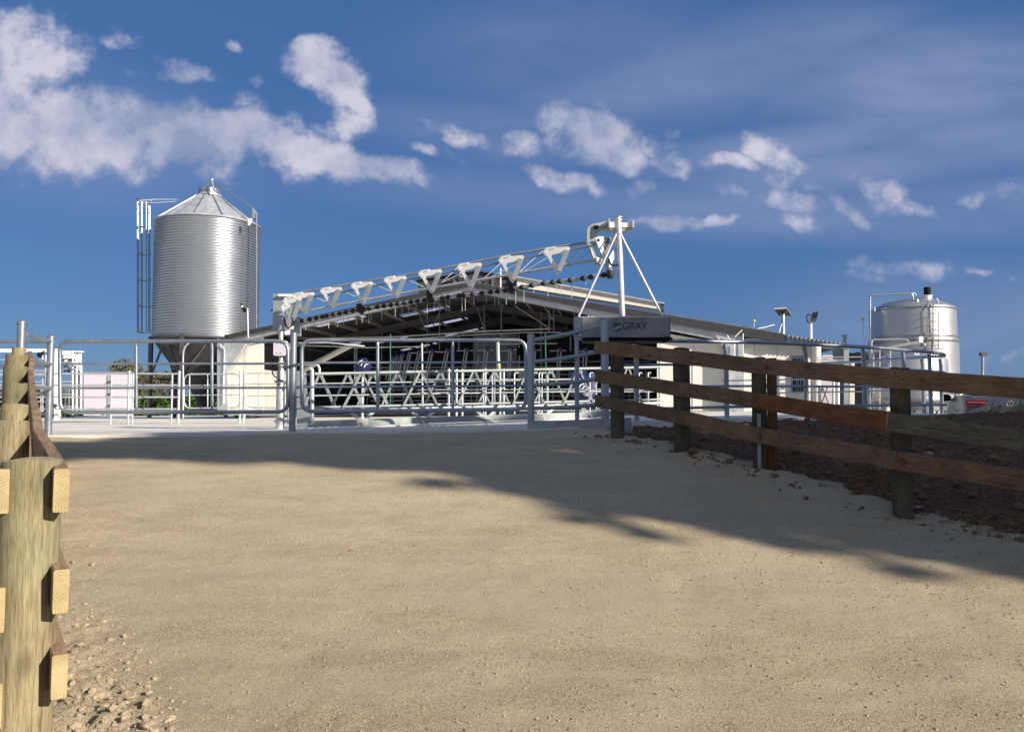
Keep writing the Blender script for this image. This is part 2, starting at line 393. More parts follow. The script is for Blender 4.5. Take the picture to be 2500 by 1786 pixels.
# ------------------------------------------------------------------ mesh helpers
class MB:
    def __init__(s): s.v = []; s.f = []

    def add(s, vs, fs):
        o = len(s.v); s.v += [Vector(v) for v in vs]; s.f += [tuple(i + o for i in f) for f in fs]; return s

    def box(s, c, size, rot=None):
        c = Vector(c); hx, hy, hz = (q / 2 for q in size)
        vs = [Vector((x * hx, y * hy, z * hz)) for z in (-1, 1) for y in (-1, 1) for x in (-1, 1)]
        if rot is not None: vs = [rot @ v for v in vs]
        return s.add([v + c for v in vs], [(0, 2, 3, 1), (4, 5, 7, 6), (0, 1, 5, 4), (2, 6, 7, 3), (0, 4, 6, 2), (1, 3, 7, 5)])

    def beam(s, a, b, w, h, up=Vector((0, 0, 1))):
        a, b = Vector(a), Vector(b); x = (b - a).normalized(); y = up.cross(x)
        if y.length < 1e-4: y = Vector((0, 1, 0)).cross(x)
        y.normalize(); z = x.cross(y)
        rot = Matrix((x, y, z)).transposed()
        return s.box((a + b) / 2, ((b - a).length, w, h), rot)

    def tube(s, a, b, r, n=12, r2=None, caps=True):
        return s.poly([a, b], r, n, r2=r2, caps=caps)

    def poly(s, pts, r, n=12, closed=False, r2=None, caps=True):
        pts = [Vector(p) for p in pts]; m = len(pts); rings = []
        nrm = None
        for i, p in enumerate(pts):
            if closed: tg = (pts[(i + 1) % m] - pts[i - 1]).normalized()
            elif i == 0: tg = (pts[1] - p).normalized()
            elif i == m - 1: tg = (p - pts[i - 1]).normalized()
            else: tg = ((pts[i + 1] - p).normalized() + (p - pts[i - 1]).normalized()).normalized()
            if nrm is None:
                nrm = tg.orthogonal().normalized()
            nrm = (nrm - tg * nrm.dot(tg))
            if nrm.length < 1e-5: nrm = tg.orthogonal()
            nrm.normalize(); bn = tg.cross(nrm)
            rr = r if r2 is None else r + (r2 - r) * i / (m - 1)
            rings.append([p + (nrm * math.cos(2 * math.pi * k / n) + bn * math.sin(2 * math.pi * k / n)) * rr for k in range(n)])
        vs = [v for rg in rings for v in rg]; fs = []
        for i in range(m if closed else m - 1):
            a, b = i * n, ((i + 1) % m) * n
            for k in range(n):
                fs.append((a + k, a + (k + 1) % n, b + (k + 1) % n, b + k))
        if not closed and caps:
            fs.append(tuple(range(n - 1, -1, -1))); fs.append(tuple((m - 1) * n + k for k in range(n)))
        return s.add(vs, fs)

    def lathe(s, prof, c, n=48, cap=True):
        c = Vector(c); vs = []; fs = []
        for (r, z) in prof:
            for k in range(n):
                a = 2 * math.pi * k / n
                vs.append(c + Vector((r * math.cos(a), r * math.sin(a), z)))
        for i in range(len(prof) - 1):
            for k in range(n):
                fs.append((i * n + k, i * n + (k + 1) % n, (i + 1) * n + (k + 1) % n, (i + 1) * n + k))
        if cap:
            fs.append(tuple(range(n - 1, -1, -1))); fs.append(tuple((len(prof) - 1) * n + k for k in range(n)))
        return s.add(vs, fs)

    def prism(s, poly, ext):
        """poly: world points of one face; ext: extrusion vector"""
        ext = Vector(ext); poly = [Vector(p) for p in poly]; n = len(poly)
        vs = poly + [p + ext for p in poly]
        fs = [tuple(range(n)), tuple(range(2 * n - 1, n - 1, -1))] + [(i, i + n, (i + 1) % n + n, (i + 1) % n) for i in range(n)]
        return s.add(vs, fs)

    def ring_plate(s, outer, inner, ext):
        """plate with a hole: outer and inner loops with the same count"""
        ext = Vector(ext); n = len(outer)
        vs = [Vector(p) for p in outer] + [Vector(p) for p in inner]; vs += [v + ext for v in vs]
        fs = []
        for i in range(n):
            j = (i + 1) % n
            fs += [(i, j, n + j, n + i), (2 * n + i, 3 * n + i, 3 * n + j, 2 * n + j), (i, 2 * n + i, 2 * n + j, j), (n + i, n + j, 3 * n + j, 3 * n + i)]
        return s.add(vs, fs)

    def ball(s, c, r, n=12, m=8, sq=(1, 1, 1)):
        c = Vector(c); vs = []; fs = []
        for i in range(m + 1):
            t = math.pi * i / m
            for k in range(n):
                a = 2 * math.pi * k / n
                vs.append(c + Vector((r * sq[0] * math.sin(t) * math.cos(a), r * sq[1] * math.sin(t) * math.sin(a), r * sq[2] * math.cos(t))))
        for i in range(m):
            for k in range(n): fs.append((i * n + k, (i + 1) * n + k, (i + 1) * n + (k + 1) % n, i * n + (k + 1) % n))
        return s.add(vs, fs)

    def build(s, name, mat, parent=None, smooth=True, kind=None):
        base = wloc(parent) if parent else Vector((0, 0, 0))
        me = bpy.data.meshes.new(name)
        me.from_pydata([tuple(v - base) for v in s.v], [], s.f); me.update()
        fix_normals(me)
        if smooth: shade(me)
        me.materials.append(MT[mat] if isinstance(mat, str) else mat)
        o = bpy.data.objects.new(name, me); COL.objects.link(o)
        if parent: o.parent = parent
        if kind: o['kind'] = kind
        return o


def fix_normals(me):
    if len(me.polygons) > 60000: return
    bm = bmesh.new(); bm.from_mesh(me); bmesh.ops.recalc_face_normals(bm, faces=bm.faces); bm.to_mesh(me); bm.free()


def shade(me, ang=40):
    me.shade_smooth()
    if len(me.polygons) > 60000: return
    bm = bmesh.new(); bm.from_mesh(me)
    for e in bm.edges:
        if len(e.link_faces) == 2 and e.calc_face_angle(0) > R(ang): e.smooth = False
    bm.to_mesh(me); bm.free()


def wloc(o):
    v = Vector((0, 0, 0))
    while o is not None:
        v += o.location; o = o.parent
    return v


def thing(name, label, cat, loc, group=None):
    o = bpy.data.objects.new(name, None); COL.objects.link(o); o.location = loc; o.empty_display_size = .2
    o['label'] = label; o['category'] = cat
    if group: o['group'] = group
    return o


def tag(o, label, cat, group=None):
    o['label'] = label; o['category'] = cat
    if group: o['group'] = group
    return o


def arc3(a, b, c, r, n=5):
    """points rounding the corner b of a-b-c with radius r"""
    a, b, c = Vector(a), Vector(b), Vector(c); u = (a - b).normalized(); v = (c - b).normalized()
    p0, p1 = b + u * r, b + v * r
    return [(p0 * (1 - t) + b * t) * (1 - t) + (b * (1 - t) + p1 * t) * t for t in [i / n for i in range(n + 1)]]


def rounded(pts, r, closed=False, n=5):
    out = []; m = len(pts)
    rng = range(m) if closed else range(1, m - 1)
    if not closed: out.append(Vector(pts[0]))
    for i in rng: out += arc3(pts[i - 1], pts[i], pts[(i + 1) % m], r, n)
    if not closed: out.append(Vector(pts[-1]))
    return out


def add_text(name, s, loc, xdir, size, mat, parent, extrude=.002, thick=0.0):
    cu = bpy.data.curves.new(name, 'FONT'); cu.body = s; cu.size = size; cu.extrude = extrude; cu.offset = thick
    cu.align_x = 'LEFT'; cu.align_y = 'BOTTOM_BASELINE'; cu.materials.append(MT[mat])
    tmp = bpy.data.objects.new(name, cu); COL.objects.link(tmp); bpy.context.view_layer.update()
    me = bpy.data.meshes.new_from_object(tmp); bpy.data.objects.remove(tmp); me.materials.clear(); me.materials.append(MT[mat])
    o = bpy.data.objects.new(name, me); COL.objects.link(o)
    x = Vector(xdir).normalized(); z = Vector((0, 0, 1)); y = (z - x * z.dot(x)).normalized(); n = x.cross(y)
    rot = Matrix((x, y, n)).transposed().to_4x4()
    o.parent = parent; o.matrix_local = Matrix.Translation(Vector(loc) - wloc(parent)) @ rot
    return o


# ------------------------------------------------------------------ terrain heights (relative to the camera)
def fbm(x, y, s, o=4, seed=0.):
    return mnoise.fractal(Vector((x * s + seed, y * s - seed, seed)), .6, 2.1, o)


YX = [-30, -7, -3.4, .25, 1.6, 3.6, 8.6, 20]; YZ = [-.52, -.40, -.354, -.305, -.215, -.165, -.115, -.08]
def yard(x): return float(np.interp(x, YX, YZ))
GX = [-40, -10, 0, 2.74, 3.8, 4.9, 6, 7.1, 8.1, 9.2, 10.2, 11.0]
GZ = [-2.2, -1.75, -1.52, -1.27, -1.16, -1.02, -.85, -.68, -.53, -.42, -.38, -.37]
def race(x, y):
    g = float(np.interp(y, GX, GZ)) + .012 * max(0, y - 6) * (x + 2) * .5
    t = max(0, min(1, (y - 9.6) / 1.7)); t = t * t * (3 - 2 * t)
    return g * (1 - t) + (yard(x) - .03) * t
RFX = [(9.9, .95), (9.2, 1.25), (8.2, 1.79), (7.5, 2.30), (6.0, 3.0), (5.5, 3.55), (4.2, 4.7), (3, 5.8), (1, 7.6), (-4, 12)]
def fence_x(y):
    ys = [a for a, b in RFX][::-1]; xs = [b for a, b in RFX][::-1]
    return float(np.interp(y, ys, xs))
FRX = [-30, .12, .14, 1.72, 1.76, 2.05, 3.6, 5.2, 6.6, 7.7, 8.6, 9.3, 9.7]
FRY = [11.5, 11.5, 11.2, 11.1, 12.3, 12.35, 12.85, 13.6, 14.35, 15.05, 15.75, 16.5, 17.3]
def y_front(x): return float(np.interp(x, FRX, FRY))


def grid_obj(name, xs, ys, fz, mat, keep=None):
    nx, ny = len(xs), len(ys)
    vs = [(x, y, fz(x, y) + CZ) for y in ys for x in xs]
    fs = []
    for j in range(ny - 1):
        for i in range(nx - 1):
            if keep and not keep((xs[i] + xs[i + 1]) / 2, (ys[j] + ys[j + 1]) / 2): continue
            fs.append((j * nx + i, j * nx + i + 1, (j + 1) * nx + i + 1, (j + 1) * nx + i))
    me = bpy.data.meshes.new(name); me.from_pydata(vs, [], fs); me.update(); me.shade_smooth()
    me.materials.append(MT[mat]); o = bpy.data.objects.new(name, me); COL.objects.link(o)
    o['kind'] = 'structure'
    return o


def rough_amt(x, y):
    """how torn-up the race is: strongest beside the left fence close to the camera"""
    lx = -1.45 - (y - 2.74) * .62
    a = math.exp(-((x - lx - .08) / .27) ** 2) * max(.18, 1.15 - .5 * max(0, y - 2.5))
    b = math.exp(-((x + .75) / .5) ** 2 - ((y - 2.6) / .6) ** 2) * .3
    return a + b


def race_z(x, y):
    z = race(x, y) + .018 * fbm(x, y, .5, 3) + .004 * fbm(x, y * 1.6, 4.5, 3, 3)
    z += .0035 * math.sin((y + .25 * fbm(x, y, .8, 2, 5)) * 14 + x * 1.3) * max(0, fbm(x, y, .45, 2, 9))
    for (x0, k_) in ((-.9, .10), (.75, .10), (2.0, .22)):
        z -= .007 * math.exp(-((x - x0 - (y - 3) * k_ + .15 * math.sin(y * .7 + x0)) / .11) ** 2) * (0.6 + fbm(x, y, 2.5, 2, 17))
    r = rough_amt(x, y)
    if r > .02: z += r * (.035 * fbm(x, y, 8, 5, 2) + .028 * abs(fbm(x, y, 20, 4, 6)))
    e = x - fence_x(y)
    if e > -.35: z += .03 * fbm(x, y, 4, 3, 4) * min(1, (e + .35) / .4)
    return z


def span(a, b, st): return list(np.linspace(a, b, max(2, int(round((b - a) / st)) + 1)))


# race: fine near the camera, coarser beyond the frame
grid_obj('race_ground', sorted(set([-30, -20, -14, -10] + span(-8, -3.2, .08) + span(-3.2, 4.2, .026) + span(4.2, 8, .08) + [10, 14])),
         sorted(set([-40, -25, -15, -8, -4, -2, 0, 1] + span(1.6, 6, .026) + span(6, 11.62, .05))),
         lambda x, y: race_z(x, y) if -8 < x < 8 and y > 1 else race(x, y), 'race',
         keep=lambda x, y: x < fence_x(y) + .35 or y < 1.5)


def bank_z(x, y):
    q = (x - fence_x(y))
    if y > 9.9: q = x - .95
    base = race(min(x, fence_x(min(y, 9.9)) + .1), min(y, 9.9))
    t = max(0, min(1, (q - .15) / 3.2)); t = t * t * (3 - 2 * t)
    edge = y_front(x) if x < 9.7 else 30
    far = -.24 + .016 * x if x < 9.7 else -.09
    z = base * (1 - t) + far * t - .03
    near_slab = max(0, 1 - max(0, edge - y) / 1.0)
    if x < 9.9 and y > 9.5: z = z * (1 - near_slab) + (yard(x) - .10) * near_slab
    if x > 8.8: z += .10 * math.exp(-((x - 10.5) / 1.6) ** 2 - ((y - 13) / 2.2) ** 2)
    back = max(0, min(1, (y - 14.0) / 2.2)) if x > 9.3 else 0
    z = z * (1 - back) + (-.88) * back
    am = min(1, max(0, (q + .1) / .5))
    z += am * (.055 * fbm(x, y, 1.7, 4, 8) + .03 * fbm(x, y, 6, 4, 1) + .008 * fbm(x, y, 20, 3, 12))
    if q < .25: z -= .05 * (1 - max(0, q + .1) / .35) if q > -.1 else .08
    return z


grid_obj('soil_bank_ground', span(.9, 12, .05) + list(span(12.4, 26, .5)), span(2.0, 17.5, .05), bank_z, 'soil',
         keep=lambda x, y: x > fence_x(y) - .12 and (x > 9.75 or y < y_front(x) + .12) and not (y > 9.9 and x < .95))


def base_z(x, y):
    if y < 9: return min(-2.3, race(0, y) - .6)
    t = min(1, (y - 9) / 6.)
    z = -2.3 * (1 - t) + -.93 * t
    r = math.hypot(x, y)
    return z + (0 if r < 60 else .25 * fbm(x, y, .01, 3))


big = [-900, -500, -250, -120, -60, -30, -15, 0, 15, 30, 60, 120, 250, 500, 900]
grid_obj('field_ground', big, [-300, -100, -30, 0, 9, 12, 15, 20, 30, 50, 80, 130, 220, 400, 700, 1200], base_z, 'field')

# yard slab with a real front edge
xs = sorted(set(span(-26, -8, 1.) + span(-8, 9.7, .2) + [.12, .14, 1.72, 1.76]))
mb = MB()
vs = []; fs = []
for x in xs:
    yf = y_front(x); z = yard(x)
    for (y, zz) in ((yf, z - .5), (yf, z), (yf + 1.2, z + .003), (22, z + .01), (75, z + .03)): vs.append(W(x, y, zz))
for i in range(len(xs) - 1):
    for k in range(4): fs.append((i * 5 + k, (i + 1) * 5 + k, (i + 1) * 5 + k + 1, i * 5 + k + 1))
mb.add(vs, fs); o = mb.build('yard_floor', 'concrete'); o['kind'] = 'structure'; shade(o.data, 30)
# right-hand flank of the slab
mb = MB(); mb.add([W(9.7, 17.3, yard(9.7) - .8), W(9.7, 75, yard(9.7) - .8), W(9.7, 75, yard(9.7) + .03), W(9.7, 17.3, yard(9.7))], [(0, 1, 2, 3)])
o = mb.build('yard_edge_floor', 'concrete_dull', smooth=False); o['kind'] = 'structure'
# tooled grip grooves in the concrete
mb = MB()
for i in range(22):
    x = -4.1 + i * .14; mb.beam(W(x, 14.2, yard(x) + .006), W(x + .35, 17.4, yard(x + .35) + .006), .02, .008)
o = mb.build('floor_grip_ridges', 'concrete_dull', None, False); o['kind'] = 'structure'

# hill far behind the tanks, low hills on the horizon
mb = MB()
def hill(cx, d, wpx, hpx_top, dep=60, z0=-3):
    c = P(cx, hpx_top, d); w = wpx / F * d; n = 28; vs = []; fs = []
    for j in range(9):
        for i in range(n + 1):
            a = i / n * 2 - 1; b = j / 8 * 2 - 1
            h = max(0, (1 - a * a)) ** 1.1 * max(0, 1 - b * b) * (1 + .25 * fbm(a * 2, b * 2, 1.2, 3, cx * .01))
            vs.append(Vector((c.x + a * w, d + b * dep, z0 + (c.z - z0) * h)))
    for j in range(8):
        for i in range(n): fs.append((j * (n + 1) + i, j * (n + 1) + i + 1, (j + 1) * (n + 1) + i + 1, (j + 1) * (n + 1) + i))
    mb.add(vs, fs)
hill(2080, 420, 130, 850); hill(1960, 500, 170, 866); hill(2240, 470, 120, 890)
o = mb.build('hills', 'hill'); o['kind'] = 'structure'

# ------------------------------------------------------------------ timber fences
def board(name, a, b, h, t, mat, parent, up=Vector((0, 0, 1)), sag=0, seg=10, twist=0):
    """sawn board with its own axes: X runs along it, so the grain follows"""
    a, b = Vector(a), Vector(b); x = (b - a).normalized(); y = up.cross(x).normalized(); z = x.cross(y)
    ln = (b - a).length; vs = []; fs = []; e = .004
    prof = [(-t / 2 + e, -h / 2), (t / 2 - e, -h / 2), (t / 2, -h / 2 + e), (t / 2, h / 2 - e), (t / 2 - e, h / 2), (-t / 2 + e, h / 2), (-t / 2, h / 2 - e), (-t / 2, -h / 2 + e)]
    k = len(prof); sd = random.random() * 50
    for i in range(seg + 1):
        s_ = i / seg; px = (s_ - .5) * ln
        wob = .006 * mnoise.noise(Vector((s_ * ln * 1.2, sd, 0))); wz = .006 * mnoise.noise(Vector((s_ * ln, sd, 9))) - sag * math.sin(math.pi * s_)
        an = twist * (s_ - .5)
        for (py, pz) in prof:
            vs.append((px, py * math.cos(an) - pz * math.sin(an) + wob, py * math.sin(an) + pz * math.cos(an) + wz))
    for i in range(seg):
        for j in range(k): fs.append((i * k + j, i * k + (j + 1) % k, (i + 1) * k + (j + 1) % k, (i + 1) * k + j))
    fs.append(tuple(range(k - 1, -1, -1))); fs.append(tuple(seg * k + j for j in range(k)))
    me = bpy.data.meshes.new(name); me.from_pydata(vs, [], fs); me.update(); fix_normals(me); shade(me, 30); me.materials.append(MT[mat])
    o = bpy.data.objects.new(name, me); COL.objects.link(o); o.parent = parent
    rot = Matrix((x, y, z)).transposed().to_4x4()
    o.matrix_local = Matrix.Translation((a + b) / 2 - wloc(parent)) @ rot
    return o


def round_post(name, x, y, ztop, zbot, r, mat, parent, half=False, tilt=(0, 0)):
    n = 28; vs = []; fs = []; H = ztop - zbot; m = 14; sd = random.random() * 90
    zs = [H * i / (m - 1) for i in range(m)]
    for i, z in enumerate(zs):
        for k in range(n):
            a = 2 * math.pi * k / n
            rr = r * (1 + .02 * mnoise.noise(Vector((math.cos(a) * 1.5 + sd, math.sin(a) * 1.5, z * 1.5)))) * (1.03 - .05 * z / max(H, .1))
            if i == m - 1: rr *= .985
            vs.append((rr * math.cos(a) + tilt[0] * z, rr * math.sin(a) + tilt[1] * z, z + (.006 * math.sin(a * 2 + sd) if i == m - 1 else 0)))
    for i in range(m - 1):
        for k in range(n): fs.append((i * n + k, i * n + (k + 1) % n, (i + 1) * n + (k + 1) % n, (i + 1) * n + k))
    fs.append(tuple((m - 1) * n + k for k in range(n)))
    me = bpy.data.meshes.new(name); me.from_pydata(vs, [], fs); me.update(); shade(me, 40); me.materials.append(MT[mat])
    o = bpy.data.objects.new(name, me); COL.objects.link(o); o.parent = parent
    o.location = W(x, y, zbot) - wloc(parent)
    return o


LP = [(65.5, 1122, 2.74, .097), (36, 1029, 3.8, .074), (41, 987, 4.9, .078), (40, 936, 6.0, .082), (38.5, 894, 7.1, .10), (42.5, 866, 8.1, .105), (49.5, 849, 9.2, .075)]
lp = [(P(a, b, c), r) for (a, b, c, r) in LP]
t = thing('timber_rail_fence', 'timber post and rail fence with pale cut ends along the left of the race', 'fence', W(lp[0][0].x, lp[0][0].y, -1.3))
for i, (p, r) in enumerate(lp):
    round_post('post', p.x, p.y, p.z - CZ, race(p.x, p.y) - .5, r, 'post', t, tilt=(.012, 0) if i == 0 else (random.uniform(-.01, .01), 0))
fd = (lp[1][0] - lp[0][0]); fd.z = 0; fd.normalize()
nr = Vector((fd.y, -fd.x, 0))                     # towards the race
for lev, dz in enumerate((-.036 - .073, -.036 - .073 - .355, -.036 - .073 - .655)):
    pts = []
    for i, (p, r) in enumerate(lp):
        a = lp[max(0, i - 1)][0]; b = lp[min(len(lp) - 1, i + 1)][0]; dd = b - a; dd.z = 0; dd.normalize(); nn = Vector((dd.y, -dd.x, 0))
        pts.append(p + nn * (r + .022) + Vector((0, 0, dz)))
    e0 = P(*((149.5, 1198), (149.5, 1443), (146, 1651))[lev], 2.66)
    seq = [e0] + pts[1:]
    joints = [0, 2, 4, 6] if lev != 1 else [0, 1, 3, 5, 6]
    for i in range(len(seq) - 1):
        board('rail', seq[i], seq[i + 1] + (seq[i + 1] - seq[i]).normalized() * .003, .147, .047, 'board_pale', t, seg=8)
# short rails housed in the outer side of the first post, ends cut flush
p0 = lp[0][0]
for dz in (-.098, -.485, -.80):
    a = Vector((-1.702, p0.y - .13, p0.z + dz))
    board('short_rail', a, a + Vector((-.42, .62, 0)), .147, .047, 'board_pale', t, seg=3)

# split, mill stamp and knot on the first post
c = lp[0][0]; rr0 = lp[0][1]
def on_post(px, py, out=.002):
    r_ = ray(px, py); vx = r_.x / r_.y; a_ = 1 + vx * vx; b_ = -2 * (c.y + vx * c.x); q_ = c.x ** 2 + c.y ** 2 - (rr0 * 1.0 + out) ** 2
    d = (-b_ - math.sqrt(max(0, b_ * b_ - 4 * a_ * q_))) / (2 * a_); return P(px, py, d)
MB().poly([on_post(86, 1216), on_post(89, 1262), on_post(90, 1300), on_post(93, 1345), on_post(93, 1392)], .0042, 6, r2=.0008).build('split', 'black', t)
for (x0, x1, y_) in ((70, 80, 1434), (89, 115, 1432), (72, 78, 1397)):
    pts = [on_post(x0, y_ - 5), on_post(x0, y_ + 5), on_post((x0 + x1) / 2, y_ + 5), on_post(x1, y_ + 4), on_post(x1, y_ - 6), on_post((x0 + x1) / 2, y_ - 6)]
    MB().prism(pts, Vector((0, .004, 0))).build('mill_stamp', 'red_paint', t, False)
for k in range(9): MB().ball(on_post(50 + k * 6.5, 1591 - k * .6), .0028, 6, 4).build('staple_hole', 'dark', t)

# right fence
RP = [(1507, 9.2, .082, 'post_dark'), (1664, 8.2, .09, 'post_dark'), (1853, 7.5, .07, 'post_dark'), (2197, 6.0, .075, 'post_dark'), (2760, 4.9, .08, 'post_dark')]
rail_rows = [  # per level: list of (px, row_top, row_bottom, d)
    [(1454, 833, 861, 9.45), (1664, 854, 888, 8.2), (1838, 873, 911, 7.5), (2197, 901, 948, 6.05), (2500, 925, 972, 5.5), (2900, 960, 1014, 4.6)],
    [(1456, 902, 932, 9.45), (1664, 934, 968, 8.2), (1838, 957, 996, 7.5), (2170, 1007, 1052, 6.05), (2500, 1053, 1098, 5.5), (2900, 1118, 1172, 4.6)],
    [(1456, 962, 993, 9.45), (1664, 1002, 1035, 8.2), (1840, 1040, 1080, 7.5), (2190, 1099, 1147, 6.05), (2500, 1144, 1201, 5.5), (2900, 1215, 1275, 4.6)]]
t2 = thing('timber_rail_fence', 'brown timber post and rail fence in shade along the right of the race', 'fence', W(1.25, 9.2, -.5))
off = .055 + .0
for k, (px, d, r, m) in enumerate(RP):
    topz = P(px, {1507: 845, 1664: 850, 1853: 873, 2197: 898, 2760: 938}[px], d).z - CZ
    rrl = rail_rows[0]; k0 = max(i for i in range(len(rrl) - 1) if rrl[i][0] <= px) ; ra, rb = P(rrl[k0][0], 900, rrl[k0][3]), P(rrl[k0 + 1][0], 900, rrl[k0 + 1][3])
    ru = (rb - ra); ru.z = 0; ru.normalize(); rn = Vector((-ru.y, ru.x, 0))        # away from the race
    vx = (px - 1250) / F; d = ((r + .026) + rn.x * ra.x + rn.y * ra.y) / (rn.x * vx + rn.y)
    x = vx * d
    round_post('post', x, d, P(px, {1507: 845, 1664: 850, 1853: 873, 2197: 898, 2760: 938}[px], d).z - CZ, race(x, d) - .5, r, m, t2)
# sawn orange post beside the third post, and a steel waratah
x = (1885 - 1250) / F * 7.60
pb = board('sawn_post', W(x, 7.60, -1.0), W(x, 7.60, P(0, 875, 7.60).z - CZ), .17, .09, 'board_red', t2, up=Vector((.35, .94, 0)), seg=4)
mb = MB(); xx = (1852 - 1250) / F * 7.5
mb.beam(W(xx, 7.5, -.95), W(xx, 7.5, -.05), .04, .012, Vector((0, 1, 0))); mb.beam(W(xx, 7.49, -.95), W(xx, 7.49, -.05), .008, .03, Vector((0, 1, 0)))
mb.build('steel_standard', 'galv_dull', t2, False)
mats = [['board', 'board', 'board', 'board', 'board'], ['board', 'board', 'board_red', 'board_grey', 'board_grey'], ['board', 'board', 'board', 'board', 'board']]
for lev in range(3):
    rr = rail_rows[lev]
    # boards run over two bays: joints at the third and fourth post
    cuts = [[0, 2, 4, 5], [0, 2, 3, 5], [0, 2, 4, 5]][lev]
    for ci in range(len(cuts) - 1):
        for i in range(cuts[ci], cuts[ci + 1]):
            a, b = rr[i], rr[i + 1]
            push = 0
            pa = (P(a[0], a[1], a[3] + push) + P(a[0], a[2], a[3] + push)) / 2; pb_ = (P(b[0], b[1], b[3] + push) + P(b[0], b[2], b[3] + push)) / 2
            ha = (P(a[0], a[1], a[3]) - P(a[0], a[2], a[3])).length; hb = (P(b[0], b[1], b[3]) - P(b[0], b[2], b[3])).length
            if i == cuts[ci] and i > 0: pa += (pb_ - pa).normalized() * .004
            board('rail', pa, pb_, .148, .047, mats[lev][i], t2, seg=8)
for k, (px, d_, r_, m_) in enumerate(RP[:4]):
    for lev in range(3):
        rr = rail_rows[lev]; i = max(q for q in range(len(rr) - 1) if rr[q][0] <= px); a, b = rr[i], rr[i + 1]
        pa = (P(a[0], a[1], a[3]) + P(a[0], a[2], a[3])) / 2; pb_ = (P(b[0], b[1], b[3]) + P(b[0], b[2], b[3])) / 2
        run = (pb_ - pa).normalized(); nrm = Vector((run.y, -run.x, 0)).normalized(); rr_ = ray(px, 900)
        f = -(pa.x * rr_.y - pa.y * rr_.x) / (run.x * rr_.y - run.y * rr_.x)
        for (du, dz) in ((-.03, .04), (.03, -.04)):
            c = pa + run * (f + du) + Vector((0, 0, dz)); MB().tube(c + nrm * .018, c + nrm * .033, .0055, 6).build('nail', 'dark', t2)
# red marker-paint dabs on the boards
for (lev, i, px, w, h) in ((0, 2, 1876, .04, .055), (2, 2, 1858, .03, .075), (2, 3, 2200, .04, .075), (0, 3, 2253, .045, .035)):
    a, b = rail_rows[lev][i], rail_rows[lev][i + 1]
    pa = (P(a[0], a[1], a[3]) + P(a[0], a[2], a[3])) / 2; pb_ = (P(b[0], b[1], b[3]) + P(b[0], b[2], b[3])) / 2
    run = (pb_ - pa).normalized(); nrm = Vector((run.y, -run.x, 0)).normalized()
    rr_ = ray(px, 900); f = 0.0                       # where the sight line crosses the board in plan
    den = run.x * rr_.y - run.y * rr_.x; f = -(pa.x * rr_.y - pa.y * rr_.x) / den
    c = pa + run * f
    pts = [c + nrm * .016 + run * (w / 2 * math.cos(q) * random.uniform(.65, 1.1)) + Vector((0, 0, h / 2 * math.sin(q) * random.uniform(.7, 1.1))) for q in [2 * math.pi * k / 11 for k in range(11)]]
    mb = MB(); mb.prism(pts, nrm * .016); mb.build('paint_mark', 'red_paint', t2, False)

# ------------------------------------------------------------------ yard pipework
def pipe_gate(label, TL, TR, BL, BR, rows, stays, r=.030, rc=.17, name='yard_gate', cat='gate', group=None, mat='galv'):
    t = thing(name, label, cat, BL * .5 + BR * .5, group)
    MB().poly(rounded([TL, TR, BR, BL], rc, True, 6), r, 12, closed=True).build('gate_frame', mat, t)
    for f in rows:
        a = TL.lerp(BL, f); b = TR.lerp(BR, f); MB().tube(a, b, r * .62, 10).build('gate_rail', mat, t)
    for f in stays:
        a = TL.lerp(TR, f); b = BL.lerp(BR, f)
        m = MB().tube(a.lerp(b, .07), b.lerp(a, .07), r * .85, 10); m.tube(a, a.lerp(b, .08), r * .35, 8, r2=r * .85); m.tube(b, b.lerp(a, .08), r * .5, 8, r2=r * .85)
        m.build('gate_stay', mat, t)
    # sleeves where the bends are joined to the straights
    for (a, b) in ((TL, TR), (BL, BR)):
        for f in (.13, .87):
            c = a.lerp(b, f); MB().tube(c - (b - a).normalized() * .05, c + (b - a).normalized() * .05, r * 1.16, 12).build('pipe_sleeve', mat, t)
    return t


DG = 12.0
gA = [P(146, 833, 11.9), P(703, 832, DG), P(147, 1006, 11.9), P(703, 1005, DG)]
pipe_gate('left of the two wide galvanised pipe gates, in front of the silo', *gA, (.32, .66), (.333, .665))
gB = [P(737, 830, DG), P(1284, 830, 12.3), P(737, 1004, DG), P(1284, 999, 12.3)]
gt = pipe_gate('right of the two wide galvanised pipe gates, in front of the shed opening', *gB, (.32, .66), (.333, .668))


def gate_post(label, px, ptop, pbot, d, r=.048, cap=True, name='gate_post', zb=None):
    a = P(px, ptop, d); b = Vector((a.x, a.y, (yard(a.x) if zb is None else zb) + CZ - .05))
    t = thing(name, label, 'post', b)
    MB().tube(b, a, r, 20).build('post_tube', 'galv', t)
    MB().lathe([(r * 1.12, -.02), (r * 1.12, .012), (r * .75, .03), (.001, .036)], a, 20, cap=False).build('post_cap', 'galv', t)
    return t


p_mid = gate_post('galvanised steel post between the two wide pipe gates', 717, 815, 1052, 12.02, .052)
p_l = gate_post('galvanised steel hinge post at the left end of the left wide gate', 125, 823, 0, 11.6, .052, zb=-.5)
p_l2 = gate_post('tall galvanised corner post behind the top of the left timber fence', 53.5, 787, 0, 9.9, .052, zb=-.6)
p_r = gate_post('galvanised steel latch post at the right end of the right wide gate', 1296, 820, 0, 11.5, .052)
p_r2 = gate_post('galvanised corner post with flat cap rising behind the end of the brown timber fence', 1476, 783, 0, 10.75, .054, zb=-.5)

